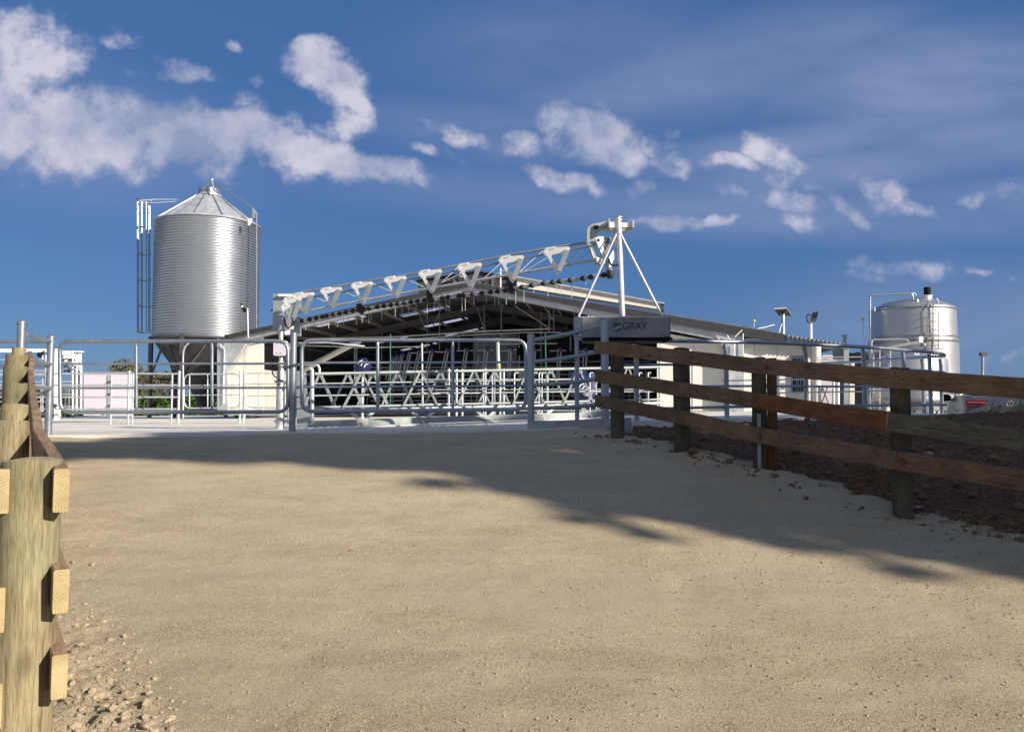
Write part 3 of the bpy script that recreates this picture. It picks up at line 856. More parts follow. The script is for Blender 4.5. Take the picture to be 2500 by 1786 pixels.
# chain from the middle post to the gates, and gate brackets
def chain(name, label, pts, link=.035, r=.006, mat='dark', parent=None):
    ps = []
    for i in range(len(pts) - 1):
        n = max(1, int((pts[i + 1] - pts[i]).length / (link * .7)))
        ps += [pts[i].lerp(pts[i + 1], k / n) for k in range(n)]
    mb = MB()
    for i in range(len(ps) - 1):
        x = (ps[i + 1] - ps[i]).normalized(); y = x.orthogonal().normalized(); z = x.cross(y)
        if i % 2: y, z = z, y
        c = (ps[i] + ps[i + 1]) / 2
        mb.poly([c + x * (link * .5 * math.cos(a)) + y * (link * .3 * math.sin(a)) for a in [2 * math.pi * k / 8 for k in range(8)]], r, 5, closed=True)
    o = mb.build(name, mat, parent)
    if label: tag(o, label, 'chain')
    return o
c0 = P(717, 888, 11.95)
chain('gate_chain', 'dark chain looped round the middle gate post and both gate frames', [P(700, 896, 11.95), P(716, 890, 11.93), P(737, 886, 11.95)])

# curved rails: left corner and right corner beside the timber fences
def curved_rails(label, rows, ends, kerb=None, r=.03, name='yard_rail_fence', extra_posts=()):
    t = thing(name, label, 'fence', Vector((ends[0][0].x, ends[0][0].y, CZ - .4)))
    for row in rows: MB().poly(row, r, 12).build('rail', 'galv', t)
    for (a, rr) in extra_posts:
        MB().tube(Vector((a.x, a.y, CZ + yard(a.x) - .02)), a, rr, 14).build('post', 'galv', t)
    return t


def bez(a, b, c, n=8): return [(a * (1 - t) + b * t) * (1 - t) + (b * (1 - t) + c * t) * t for t in [i / n for i in range(n + 1)]]


rows = []
for (y0, y1, y2) in ((816, 826, 832), (878, 884, 888), (944, 947, 947)):
    rows.append(bez(P(64, y0, 9.95), P(90, y1, 10.5), P(122, y2, 11.55)))
for y in (834, 893): rows.append([P(-260, y, 11.7), P(-40, y, 11.7), P(121, y, 11.62)])
for y in (1009, 960): rows.append([P(-260, y, 11.7), P(121, y, 11.62)])
curved_rails('galvanised pipe rails bending round the yard corner behind the left timber fence', rows, [(P(64, 900, 9.95),)], r=.026)

rows = []
for (y0, y1, y2) in ((830, 815, 793), (883, 874, 854), (940, 936, 921), (996, 994, 986)):
    rows.append(bez(P(1298, y0, 11.5), P(1400, y1, 11.35), P(1474, y2, 10.8)))
ta = P(1408, 812, 11.3)
curved_rails('galvanised pipe rails curving up to the corner post behind the brown timber fence', rows, [(P(1298, 900, 11.5),)], extra_posts=((ta, .032),))
# nib wall under the curved rails
mb = MB()
q = [(1290, 11.42), (1408, 11.2), (1478, 10.68), (1522, 10.45)]
tops = [1028, 1024, 1022, 1020]
for i in range(3):
    a = P(q[i][0], tops[i], q[i][1]); b = P(q[i + 1][0], tops[i + 1], q[i + 1][1])
    zt = (a.z, b.z)
    dirv = (b - a); dirv.z = 0; nn = Vector((-dirv.y, dirv.x, 0)).normalized() * .17
    vs = [Vector((p.x, p.y, z)) for p, z in ((a, -.7 + CZ), (b, -.7 + CZ), (b, zt[1]), (a, zt[0]))]
    mb.prism(vs, nn)
o = mb.build('nib_wall', 'concrete_dull', None, False)
tag(o, 'low grey concrete nib wall under the curved rails at the race corner', 'wall')

# circular outer rail of the collecting yard
ring = [(1500, 831, 12.35), (1560, 831, 12.5), (1640, 832, 12.7), (1772, 834, 13.1), (1870, 836, 13.45), (1966, 840, 13.9), (2040, 843, 14.25), (2108, 847, 14.6), (2160, 850, 14.95),
        (2205, 854, 15.3), (2245, 857, 15.65), (2270, 859.5, 16.0), (2292, 862, 16.35), (2303, 865, 16.7), (2306, 867, 17.0), (2303, 869, 17.3), (2290, 870.5, 17.6), (2257, 872, 18.1), (2197, 876, 18.8), (2120, 881, 19.8), (2040, 886, 21), (1900, 892, 22.6), (1760, 896, 24)]
top = [P(*a) for a in ring]
t = thing('yard_rail_fence', 'long curving galvanised rail fence round the yard behind the brown timber fence', 'fence', W(5, 14, -.16))
def at_frac(f):
    out = []
    for p in top:
        zb = yard(p.x) + CZ; out.append(Vector((p.x, p.y, zb + (p.z - zb) * f)))
    return out
def smooth_path(ps, n=3):
    out = []
    for i in range(len(ps) - 1):
        p0 = ps[max(0, i - 1)]; p1 = ps[i]; p2 = ps[i + 1]; p3 = ps[min(len(ps) - 1, i + 2)]
        for k in range(n):
            s_ = k / n; out.append(.5 * ((2 * p1) + (p2 - p0) * s_ + (2 * p0 - 5 * p1 + 4 * p2 - p3) * s_ ** 2 + (3 * p1 - p0 - 3 * p2 + p3) * s_ ** 3))
    out.append(ps[-1]); return out
for f, rr in ((1, .034), (.70, .021), (.42, .021), (.15, .026)):
    MB().poly(smooth_path(at_frac(f)), rr, 12).build('rail', 'galv', t)
for (px, d) in ((1553, 12.48), (1772, 13.1), (1966, 13.9), (2108, 14.6), (2205, 15.3), (2269, 16.0), (2296, 17.5), (2252, 18.15), (2120, 19.8), (1900, 22.6)):
    rr = min(ring, key=lambda a: abs(a[0] - px) + abs(a[2] - d) * 40)
    a = P(px, rr[1] + 2, d); zb = yard(a.x) + CZ - .02
    MB().poly([Vector((a.x, a.y, zb)), Vector((a.x, a.y, a.z - .16)), Vector((a.x - .03, a.y - .02, a.z - .03))], .041, 14).build('post', 'galv', t)

# inner yard rails (bright, about 22 m away) with their small gates
DI = 20.5
def irow(px0, px1, y, d=DI): return [P(px0, y, d), P(px1, y, d)]
t = thing('yard_rail_fence', 'thin bright galvanised rails across the middle of the yard before the silo', 'fence', P(400, 1020, DI))
for y in (912, 940, 969, 998): MB().poly(irow(-200, 438, y), .024, 10).build('rail', 'galv_bright', t)
for px in (273, 316, 326, 421, 438):
    a = P(px, 905 if px in (316, 438) else 911, DI); MB().tube(a, Vector((a.x, a.y, yard(a.x) + CZ)), .036 if px in (316, 438) else .026, 10).build('post', 'galv_bright', t)
a = P(300, 1008, DI); MB().tube(P(246, 1010, DI), P(272, 1021, DI - .6), .018, 8).build('stay', 'galv_bright', t)

tg = pipe_gate('small bright pipe gate with rounded corners below the silo hopper', P(449, 913, DI), P(587, 912, DI), P(449, 996, DI), P(587, 995, DI), (.33, .62), (.10, .42), .02, .2, 'small_gate', 'gate', None, 'galv_bright')
for px, top_ in ((438, 906), (445, 915), (587, 906), (595, 905)):
    pass
tg2 = thing('gate_post', 'pair of bright posts at the latch end of the small pipe gate', 'post', P(591, 1020, DI))
for px in (587.5, 596.5):
    a = P(px, 905, DI); MB().tube(a, Vector((a.x, a.y, yard(a.x) + CZ)), .03, 10).build('post_tube', 'galv_bright', tg2)
t = thing('small_gate', 'small pipe gate in front of the cream wall, left of the white pivot box', 'gate', P(650, 1010, DI))
MB().poly(rounded([P(600, 911, DI), P(600, 994, DI), P(700, 996, DI)], .2), .02, 10).build('gate_frame', 'galv_bright', t)
for y in (911, 937, 966): MB().tube(P(600, y, DI), P(700, y, DI), .016, 8).build('gate_rail', 'galv_bright', t)
MB().tube(P(632, 911, DI), P(632, 1012, DI), .018, 8).build('gate_stay', 'galv_bright', t)
# bent overhead loops behind the gates
for k, (x0, y0, x1, lab) in enumerate(((447, 834, 470, 'tall bent galvanised pipe loop standing in front of the silo hopper'), (597, 834, 648, 'tall bent galvanised pipe loop standing in front of the cream wall'))):
    o = MB().poly(rounded([P(x0, 1020, 19.5), P(x0, y0, 19.5), P(x1 if k else 462, y0 + (2 if k else -2), 19.5)], .35), .022, 10).build('pipe_loop', 'galv_bright', None)
    tag(o, lab, 'pipe')
for k, (px, lab) in enumerate(((460, 'slim galvanised stanchion nearest the silo hopper mouth'), (507, 'slim galvanised stanchion left of the galvanised shed column'),)):
    pass

# ------------------------------------------------------------------ backing gate: pivot, truss, mast, control box
DP, DM = 14.0, 12.25                      # pivot end and mast end
def dt(px): return DP + (DM - DP) * (px - 690) / (1510 - 690)
def T(px, py, dd=0): return P(px, py, dt(px) + dd)


bg_ = thing('backing_gate', 'overhead galvanised truss arm running from the pivot pole up to the mast', 'backing gate', P(1000, 1010, 13.3))
# chords (near top, far top, bottom)
ch = [[(683, 722), (1046, 662), (1245, 622), (1350, 604), (1445, 590)], [(700, 738), (1075, 668), (1280, 630), (1445, 600)], [(700, 768), (1000, 712), (1235, 672), (1400, 643), (1462, 634)]]
MB().poly([T(a, b, .35) for a, b in ch[0]], .022, 10).build('top_chord', 'galv_dull', bg_)
MB().poly([T(a, b, -.25) for a, b in ch[1]], .017, 10).build('top_chord', 'galv', bg_)
MB().poly([T(a, b) for a, b in ch[2]], .022, 10).build('bottom_chord', 'galv_bright', bg_)
def bracket(cx, cy, w, h, name='truss_bracket', mat='galv_white'):
    """pressed triangular plate with a rounded triangular hole and a channel down its right leg"""
    s_ = w / 52.
    sk = .16 * w
    def q(u, v, dd=0.): return T(cx + u * w / 2, cy + v * h + (-.10 * u * w / 2 * 1.6), dd - .42)
    outer = [(-1.0, .0), (-.72, -.07), (.92, .0), (1.02, .10), (.78, .22), (.22, .97), (.05, 1.04), (-.10, .95), (-.74, .26), (-1.02, .14)]
    inner = [(-.44, .30), (-.36, .22), (.40, .20), (.46, .27), (.38, .38), (.16, .66), (.07, .72), (-.01, .68), (-.26, .44), (-.42, .36)]
    t = MB().ring_plate([q(*a) for a in outer], [q(*a) for a in inner], Vector((0, .07, 0)))
    o = t.build(name, mat, bg_, False)
    m2 = MB(); m2.beam(q(.80, .14, -.02), q(.16, .93, -.02), .07, .05, Vector((0, 1, 0))); m2.build('channel', 'galv_dull', o, False)
    m3 = MB(); m3.prism([q(-1.02, .13, -.01), q(-1.06, .02, -.01), q(-.86, -.09, -.01), (q(-.1, -.10, -.01)), q(-.15, -.02, -.01), q(-.7, .0, -.01), q(-.82, .12, -.01)], Vector((0, .16, 0))); m3.build('lug', mat, o, False)
    return o
for (cx, cy, w, h) in ((740, 717, 52, 47), (808, 704, 50, 46), (884, 691, 51, 48), (965, 677, 53, 49), (1051, 661, 56, 52), (1147, 645, 58, 58), (1249, 627, 60, 60), (1360, 606, 63, 61)):
    bracket(cx, cy, w, h)
# folded plate cluster at the pivot end
mb = MB(); mb.box(T(685, 765, .1), (.19, .3, .68)); mb.build('end_plate', 'galv_dull', bg_, False)
mb = MB(); mb.box(T(699, 722, .0), (.24, .2, .04)); mb.build('end_cap', 'galv_white', bg_, False)
for (cx, cy, w, h) in ((714, 728, 44, 52), (702, 745, 30, 50)):
    bracket(cx, cy, w, h)
mb = MB(); mb.box(T(726, 797, .0), (.13, .12, .34)); mb.build('hanger_plate', 'galv_dull', bg_, False)
mb = MB(); mb.box(T(707, 800, -.1), (.18, .1, .05)); mb.box(T(703, 811, -.1), (.09, .1, .09)); mb.build('clamp', 'galv_white', bg_, False)
MB().tube(T(663, 757), T(680, 757), .02, 10).build('handle', 'black', bg_)
MB().poly(smooth_path([T(694, 775, -.2), T(697, 792, -.2), T(704, 800, -.2), T(712, 792, -.15), T(716, 770, -.1)]), .014, 8).build('hose', 'black', bg_)
# brace wires
for (a, b, c, d) in ((762, 722, 795, 736), (832, 708, 868, 724), (905, 690, 955, 712), (990, 680, 1035, 700), (1078, 690, 1120, 650), (1078, 690, 1165, 648), (1170, 690, 1225, 640), (1170, 690, 1270, 640), (1270, 662, 1325, 612), (1275, 665, 1365, 612), (1380, 650, 1420, 600), (1385, 655, 1445, 610), (1640, 0, 0, 0)):
    if a > 1600: continue
    MB().tube(T(a, b), T(c, d, .2), .007, 6).build('brace_wire', 'galv_bright', bg_)
# wash bar with black nozzle clamps and droppers
bar = [(722, 792), (760, 779), (870, 758), (980, 735), (1094, 710), (1200, 706), (1250, 701), (1330, 690), (1400, 679), (1486, 671)]
def bar_at(px):
    ys = float(np.interp(px, [722, 870, 1010, 1094, 1215, 1330, 1400, 1486], [786, 757, 736, 725, 711, 691, 683, 669])); return ys
for dz in (-2.2, 2.6):
    MB().poly([T(px, bar_at(px) + dz) for px in range(722, 1490, 24)], .016, 8).build('wash_bar', 'galv_bright', bg_)
noz = [738, 757, 773, 788, 798, 815, 830, 845, 862, 875, 890, 902, 922, 938, 955, 972, 988, 1004, 1020, 1037, 1056, 1081, 1094, 1121, 1131, 1155, 1177, 1198, 1215, 1234, 1251, 1275, 1299, 1328, 1350, 1367, 1393, 1424, 1443, 1474]
for px in noz:
    c = T(px, bar_at(px)); w = .036 + .002 * (px - 700) / 800
    m = MB(); m.lathe([(w * .55, -w * 1.1), (w * 1.1, -w * .6), (w * 1.15, w * .3), (w * .7, w * 1.0)], c, 10); m.box(c + Vector((-w * .9, 0, -.01)), (w, w * .9, w * 1.1))
    m.build('nozzle_clamp', 'rubber', bg_)
drops = [(746, 795, 806), (767, 790, 802), (786, 788, 800), (802, 785, 801), (824, 779, 798), (839, 775, 793), (850, 772, 781), (870, 766, 791), (884, 765, 788), (900, 758, 788), (906, 762, 783), (932, 754, 781), (943, 752, 764), (965, 748, 772), (982, 747, 768), (997, 743, 769), (1016, 742, 771), (1043, 740, 766), (1060, 736, 760), (1089, 732, 762), (1097, 730, 759), (1128, 728, 759), (1136, 725, 758), (1157, 722, 742), (1187, 718, 739), (1208, 715, 745), (1217, 715, 745), (1236, 716, 744), (1259, 711, 742), (1279, 709, 738), (1303, 706, 716), (1338, 697, 723), (1359, 694, 716), (1370, 693, 728), (1395, 691, 728), (1430, 689, 694), (1476, 682, 691)]
for (px, y0, y1) in drops:
    m = MB(); a, b = T(px, y0), T(px, y1); n = max(2, int((b - a).length / .022))
    pts = []
    for i in range(n + 1):
        c = a.lerp(b, i / n); pts.append(c + Vector((.004 * (-1) ** i, 0, 0)))
    m.poly(pts, .0055, 5); m.build('dropper', 'rope', bg_)
for (px, y0, y1) in ((878, 742, 762), (1049, 710, 738), (1246, 680, 712)):
    m = MB(); m.poly([T(px - 1, y0, -.1), T(px, y1 - 5, -.1), T(px + 8, y1, -.1)], .055, 10); m.build('hanger', 'rubber', bg_)
# head frame: curved arm, cross beam, linkage plates
def TM(px, py, dd=0): return P(px, py, DM + dd)
arm = [(1433, 590), (1433, 562), (1436, 553), (1446, 547), (1485, 539), (1485, 560), (1470, 560), (1461, 565), (1457, 578), (1456, 600), (1440, 598)]
MB().prism([TM(a, b, .12) for a, b in arm], Vector((0, .16, 0))).build('head_arm', 'galv_dull', bg_, False)
MB().box(TM(1455, 554, .1), (.075, .03, .05)).build('slot', 'black', bg_, False)
MB().tube(TM(1476, 549, .13), TM(1476, 549, -.02), .018, 12).build('bolt', 'galv_bright', bg_)
mb = MB(); mb.prism([TM(1485, 541, -.02), TM(1544, 545, -.02), TM(1544, 554, -.02), TM(1485, 556, -.02)], Vector((0, .16, 0))); mb.build('cross_beam', 'galv_white', bg_, False)
mb = MB(); mb.prism([TM(1485, 556, 0), TM(1544, 554, 0), TM(1544, 558, 0), TM(1518, 564, 0), TM(1487, 560, 0)], Vector((0, .2, 0))); mb.build('beam_web', 'galv_dull', bg_, False)
for px, a, b in ((1485.5, 538, 558), (1543.5, 542, 559)):
    MB().box((TM(px, a, .05) + TM(px, b, .05)) / 2, (.025, .24, (TM(px, a).z - TM(px, b).z))).build('beam_flange', 'galv_bright', bg_, False)
# linkage: left grey strut, pinned white plates
mb = MB(); mb.prism([TM(a, b, .05) for a, b in ((1433, 592), (1446, 596), (1461, 640), (1461, 648), (1454, 646))], Vector((0, .08, 0))); mb.build('strut', 'galv_dull', bg_, False)
for poly in (((1454, 584), (1460, 577), (1474, 577), (1474, 590), (1463, 606), (1456, 590)), ((1471, 598), (1477, 614), (1474, 628), (1465, 612)), ((1456, 627), (1466, 630), (1468, 637), (1458, 641)),
             ((1488, 579), (1502, 579), (1502, 590), (1494, 592)), ((1497, 610), (1503, 624), (1494, 644), (1495, 676), (1487, 676), (1487, 628)), ((1502, 580), (1517, 586), (1515, 596), (1502, 600)), ((1442, 606), (1446, 622), (1449, 628), (1446, 612))):
    MB().prism([TM(a, b, 0) for a, b in poly], Vector((0, .06, 0))).build('link_plate', 'galv_white', bg_, False)
MB().tube(TM(1461, 586, -.01), TM(1461, 586, .03), .022, 12).build('pin', 'black', bg_)
for poly in (((1474, 578), (1488, 579), (1486, 594), (1474, 592)), ((1472, 594), (1490, 594), (1484, 628), (1478, 626)), ((1462, 641), (1478, 637), (1478, 643), (1466, 648)), ((1481, 626), (1487, 628), (1487, 676), (1481, 676)), ((1468, 604), (1464, 640), (1470, 640), (1477, 606))):
    MB().prism([TM(a, b, .03) for a, b in poly], Vector((0, .10, 0))).build('link_web', 'dark' if poly[0][0] in (1474,) else 'galv_dull', bg_, False)
MB().poly(smooth_path([TM(1487, 633, -.06), TM(1489, 642, -.08), TM(1496, 648, -.08), TM(1508, 646, -.02)]), .014, 8).build('hose', 'black', bg_)
mb = MB(); mb.lathe([(.05, -.06), (.065, -.02), (.065, .04), (.04, .07)], TM(1490, 670, .02), 12); mb.build('end_clamp', 'rubber', bg_)

# mast + tripod + control box: the travelling carriage
ms = thing('gate_carriage', 'galvanised mast with two braces over the grey lettered box on the yard rail', 'gate carriage', P(1515, 832, DM))
MB().tube(P(1519, 772, DM), P(1511, 572, DM), .049, 20).build('mast', 'galv_bright', ms)
MB().tube(P(1511, 573, DM), P(1507.5, 531, DM), .052, 20).build('mast_head', 'galv_bright', ms)
for y in (571, 537, 531): MB().tube(P(1510, y + 1.2, DM), P(1510, y - 1.2, DM), .06, 20).build('collar', 'galv_bright', ms)
MB().tube(P(1505, 570, DM - .03), P(1412, 773, DM - .12), .020, 12).build('brace', 'galv_bright', ms)
MB().tube(P(1514, 570, DM - .03), P(1618, 774, DM - .12), .020, 12).build('brace', 'galv_bright', ms)
MB().tube(P(1512, 572, DM + .03), P(1560, 772, DM + .9), .018, 12)
# box shell
BX0, BX1 = P(1414, 0, DM - .22).x, P(1629, 0, DM - .22).x
zt, zb = P(1500, 773, DM - .22).z, P(1500, 823, DM - .22).z
y0 = DM - .22
mb = MB()
c = .03
prof = [(BX0 - .07, y0 + .12), (BX0 + c, y0), (BX1 - c, y0), (BX1, y0 + c), (BX1, y0 + .5), (BX0 - .07, y0 + .5)]
mb.prism([Vector((x, y, zb)) for x, y in prof], Vector((0, 0, zt - zb))); sh = mb.build('box_shell', 'galv_mottled', ms, False)
mb = MB(); mb.box(Vector(((BX0 + BX1) / 2, y0 + .25, zb - .03)), (BX1 - BX0 - .08, .42, .055)); mb.build('box_skirt', 'black', ms, False)
mb = MB(); mb.beam(Vector((BX0 - .02, y0 - .004, zt - .004)), Vector((BX1 - c, y0 - .004, zt - .004)), .006, .012); mb.build('box_lip', 'galv_bright', ms, False)
mb = MB(); mb.prism([Vector((BX0 - .09, y0 + .06, zb + .01)), Vector((BX0 + .012, y0 - .006, zb + .01)), Vector((BX0 + .012, y0 - .006, zt + .005)), Vector((BX0 - .09, y0 + .06, zt + .005))], Vector((.0, .03, 0))); mb.build('side_bracket', 'galv', ms, False)
for px, py in ((1403.5, 785), (1403.5, 800), (1403.5, 812), (1411, 790), (1411, 803)): MB().ball(P(px, py, y0 + .03), .009, 8, 5).build('bolt', 'dark', ms)
for px, py in ((1455, 809), (1568, 810), (1595, 797), (1617, 812), (1620, 781)): MB().tube(P(px, py, y0 + .005), P(px, py, y0 - .006), .007, 8).build('screw', 'dark', ms)
# emblem and lettering
ex0, ex1 = P(1493, 0, y0).x, P(1509.5, 0, y0).x; ez0, ez1 = P(0, 807, y0).z, P(0, 788, y0).z
em = MB().box(Vector(((ex0 + ex1) / 2, y0 - .003, (ez0 + ez1) / 2)), (ex1 - ex0, .006, ez1 - ez0)).build('emblem', 'logo_green', ms, False)
for k in (0, 1):
    n = 9; lo = []; hi = []
    for i in range(n + 1):
        f = i / n; x = ex0 + (ex1 - ex0) * (.02 + .96 * f)
        b0 = ez0 + (ez1 - ez0) * ((.18 if k else .02) + (.34 + (.05 if k else .06)) * f ** .55)
        wv = (ez1 - ez0) * (.075 - .03 * f + (.02 if not k else 0))
        lo.append(Vector((x, y0 - .0065, b0))); hi.append(Vector((x, y0 - .0065, b0 + wv)))
    MB().prism(lo + hi[::-1], Vector((0, -.001, 0))).build('emblem_stripe', 'galv_bright', em, False)
add_text('lettering', 'GRAY', Vector((P(1512.5, 0, y0).x, y0 - .003, P(0, 803.5, y0).z)), (1, 0, 0), .150, 'letter', ms, .002, .0012)
# drive shaft and cable clamp under the box, running on over the ring rail
mb = MB(); mb.beam(P(1500, 829, DM - .1), P(1632, 830, DM - .1), .07, .03); mb.build('rail_shoe', 'dark', ms, False)
mb = MB()
for k in range(5): mb.ball(P(1622 + 4 * k, 829 + random.uniform(-3, 4), DM - .15), .03, 8, 6, (1, .7, .8))
mb.box(P(1628, 824, DM - .2), (.08, .04, .03)); mb.build('cable_clamp', 'black', ms)

# pivot pole, white drive cover, chains, clamps
pv = thing('pivot_pole', 'thick galvanised pivot pole with white drive cover and chains beside the gates', 'pole', P(686, 1045, 13.7))
DV = 13.7
zb_ = yard(P(686, 1000, DV).x) + CZ - .05
a = P(686, 905, DV); MB().tube(Vector((a.x, a.y, zb_)), a, .072, 20).build('lower_sleeve', 'galv_bright', pv)
MB().tube(a, P(686, 806, DV), .038, 16).build('upper_tube', 'galv_bright', pv)
MB().tube(P(686, 905, DV), P(686, 883, DV), .05, 16).build('timber_packer', 'cream', pv)
mb = MB(); n = 10
w2, h2 = .105, .135; cc = P(682, 849, DV - .1)
poly = rounded([cc + Vector((-w2, 0, -h2)), cc + Vector((w2, 0, -h2)), cc + Vector((w2, 0, h2)), cc + Vector((-w2, 0, h2))], .035, True, 4)
MB().prism(poly, Vector((0, .16, 0))).build('drive_cover', 'lilac', pv)
for dx in (-.035, .03):
    for dz in (-.09, .085):
        MB().tube(cc + Vector((dx, .0, dz)), cc + Vector((dx, -.012, dz)), .009, 8).build('bolt', 'galv', pv)
for y, s_ in ((928, 1), (935, 1), (1025, 1), (1031, 1)):
    MB().tube(P(686, y + 1.5, DV), P(686, y - 1.5, DV), .085, 20).build('clamp_band', 'galv_bright', pv)
for px in (673, 699):
    for y in (931, 1028): MB().tube(P(px - 3, y, DV), P(px + 3, y, DV), .02, 8).build('clamp_bolt', 'galv_bright', pv)
chain('chain', None, [P(682, 888, DV - .1), P(680, 953, DV - .1)], .05, .008, 'dark', pv)
chain('chain', None, [P(692, 888, DV - .1), P(693, 905, DV - .1)], .05, .008, 'dark', pv)
MB().poly(smooth_path([P(672, 874, DV - .08), P(665, 895, DV - .05), P(667, 915, DV - .03), P(677, 921, DV)]), .012, 8).build('hose', 'black', pv)
mb = MB(); mb.prism([P(694, 869, DV), P(694, 905, DV), P(706, 893, DV), P(706, 880, DV)], Vector((0, .06, 0))); mb.build('gusset', 'dark', pv, False)
for px in (703, 708):
    MB().tube(P(px, 838, DV), P(px, 1035, DV), .014, 8).build('cable_conduit', 'galv_bright', pv)
mb = MB(); mb.prism([P(724, 905, DV), P(745, 905, DV), P(752, 1005, DV), P(765, 1042, DV), P(724, 1042, DV)], Vector((0, .05, 0))); mb.build('backing_plate', 'galv_dull', pv, False)

# crowd gate (ground-level lattice panel of the backing gate)
CA, CB = 13.45, 15.8
def C(px, py, dd=0): return P(px, py, CA + (CB - CA) * (px - 780) / (1620 - 780) + dd)
cg = thing('crowd_gate', 'long pale galvanised lattice gate with V braces on castors behind the right wide gate', 'gate', P(1150, 1035, 14.3))
def cl(y0, y1): return [C(742, y0), C(1180, (y0 + y1) / 2), C(1612, y1)]
for (y0_, y1_, r_, m_) in ((913, 896, .028, 'galv_pale'), (937, 922, .014, 'galv_pale'), (966, 952, .014, 'galv_pale'), (995, 975, .023, 'galv_pale')):
    MB().poly(cl(y0_, y1_), r_, 10).build('lattice_rail', m_, cg)
mb = MB(); mb.beam(C(752, 1035), C(1612, 1006), .06, .11); mb.build('bottom_beam', 'galv_pale', cg, False)
MB().tube(C(752, 1047, -.1), C(1612, 1015, -.1), .016, 8).build('scraper_edge', 'galv_white', cg)
Vt = [(884, 950, 912), (1028, 1055, 909), (1159, 1180, 906), (1292, 1322, 903), (1414, 1440, 902), (1534, 1560, 899)]
for (ax, bx, yy) in Vt:
    w_ = 46 - (ax - 884) * .015
    mb = MB(); mb.beam(C(ax - 4, yy + 2, -.06), C(ax - w_, yy + 84, -.06), .03, .075, Vector((0, 1, 0))); mb.build('lattice_brace', 'galv_pale', cg, False)
    mb = MB(); mb.beam(C(ax + 2, yy + 2, -.06), C(ax + w_ - 2, yy + 84, -.06), .03, .05, Vector((0, 1, 0))); mb.build('lattice_brace', 'galv_pale', cg, False)
for (ax, yy) in ((782, 914), (850, 913), (912, 912), (972, 911), (1076, 909), (1208, 906), (1345, 903), (1475, 900)):
    mb = MB(); mb.beam(C(ax - 3, yy + 2, .35), C(ax - 40, yy + 80, .35), .03, .06, Vector((0, 1, 0))); mb.build('lattice_brace', 'galv_dull', cg, False)
    mb = MB(); mb.beam(C(ax + 2, yy + 2, .35), C(ax + 36, yy + 80, .35), .04, .06, Vector((0, 1, 0))); mb.build('lattice_brace', 'galv_pale', cg, False)
MB().poly([C(742, 1003, .5), C(1612, 984, .5)], .03, 8).build('back_rail', 'galv_bright', cg)
# struts down to the beam and the castors
for (px, yy) in ((884, 1024), (1033, 1021), (1187, 1016), (1328, 1011), (1443, 1007)):
    for s_ in (-1, 1):
        mb = MB(); mb.beam(C(px + s_ * 34, yy - 24, -.05), C(px + s_ * 3, yy + 4, -.05), .05, .06, Vector((0, 1, 0))); mb.build('strut', 'galv_bright', cg, False)
    mb = MB(); mb.prism([C(px - 16, yy - 3, -.09), C(px + 16, yy - 3, -.09), C(px + 12, yy + 14, -.09), C(px - 9, yy + 14, -.09)], Vector((0, .03, 0))); mb.build('castor_plate', 'cream', cg, False)
    c_ = C(px - 4, yy + 17, -.12)
    MB().poly(arc3(C(px - 6, yy + 5, -.12), C(px + 3, yy + 8, -.12), C(px + 3, yy + 22, -.12), .05, 6) + [C(px - 2, yy + 22, -.12)], .014, 8).build('castor', 'galv_white', cg)
MB().poly(rounded([P(762, 1028, 13.3), P(762, 900, 13.3), P(755, 900, 13.3)], .04), .034, 12).build('end_stanchion', 'galv_bright', cg)
MB().poly(rounded([P(727, 889, 13.3), P(780, 889, 13.3), P(780, 912, 13.3)], .1), .022, 10).build('bent_rail', 'galv_bright', cg)
MB().poly([P(728, 837, 13.2), P(800, 836, 13.2), P(890, 845, 13.5)], .012, 8).build('tie_rod', 'galv_bright', cg)

# ------------------------------------------------------------------ milking shed
FL = Vector(((543 - 1250) / F * 31.4, 31.4, 0)); FR = Vector(((1795 - 1250) / F * 28.9, 28.9, 0))
FE = (FR - FL).normalized(); FN = Vector((-FE.y, FE.x, 0))       # along the gable, and into the shed
def D_(px, dep=0.):
    """distance at which the sight line of a photo column meets the gable plane (pushed dep metres into the shed)"""
    r = ray(px, 900); r = Vector((r.x / r.y, 1, 0)); o_ = FL + FN * dep
    return (o_.dot(FN)) / r.dot(FN)
def Q(px, py, dep=0.):
    return P(px, py, D_(px, dep))


FLOOR = CZ - .32
sh = thing('milking_shed', 'wide open-fronted cream and dark grey milking shed with low gable roof behind the yard', 'shed', Vector((-2, 30, FLOOR)))
APX = (1143, 689)
LEV, REV = (548, 818), (1918, 815)
def slopeL(px): return float(np.interp(px, [LEV[0], APX[0]], [LEV[1], APX[1]]))
def slopeR(px): return float(np.interp(px, [APX[0], 1700, REV[0]], [APX[1], 782, REV[1] + 2]))
def band(px0, px1, top_, th0, th1, dep, ext, name, mat):
    a, b = Q(px0, top_(px0), dep), Q(px1, top_(px1), dep); a2, b2 = Q(px0, top_(px0) + th0, dep), Q(px1, top_(px1) + th1, dep)
    return MB().prism([a2, b2, b, a], FN * ext).build(name, mat, sh, False)
band(LEV[0], APX[0], slopeL, 10, 9, -.12, .12, 'bargeboard', 'roof')
band(APX[0], REV[0], slopeR, 9, 22, -.12, .12, 'bargeboard', 'roof')
band(LEV[0] - 6, APX[0], lambda p: slopeL(p) + 10, 13, 10, .05, .35, 'rafter', 'galv_bright')
band(APX[0], 1815, lambda p: slopeR(p) + float(np.interp(p, [APX[0], 1918], [9, 22])), 11, 20, .05, .35, 'rafter', 'galv_bright')
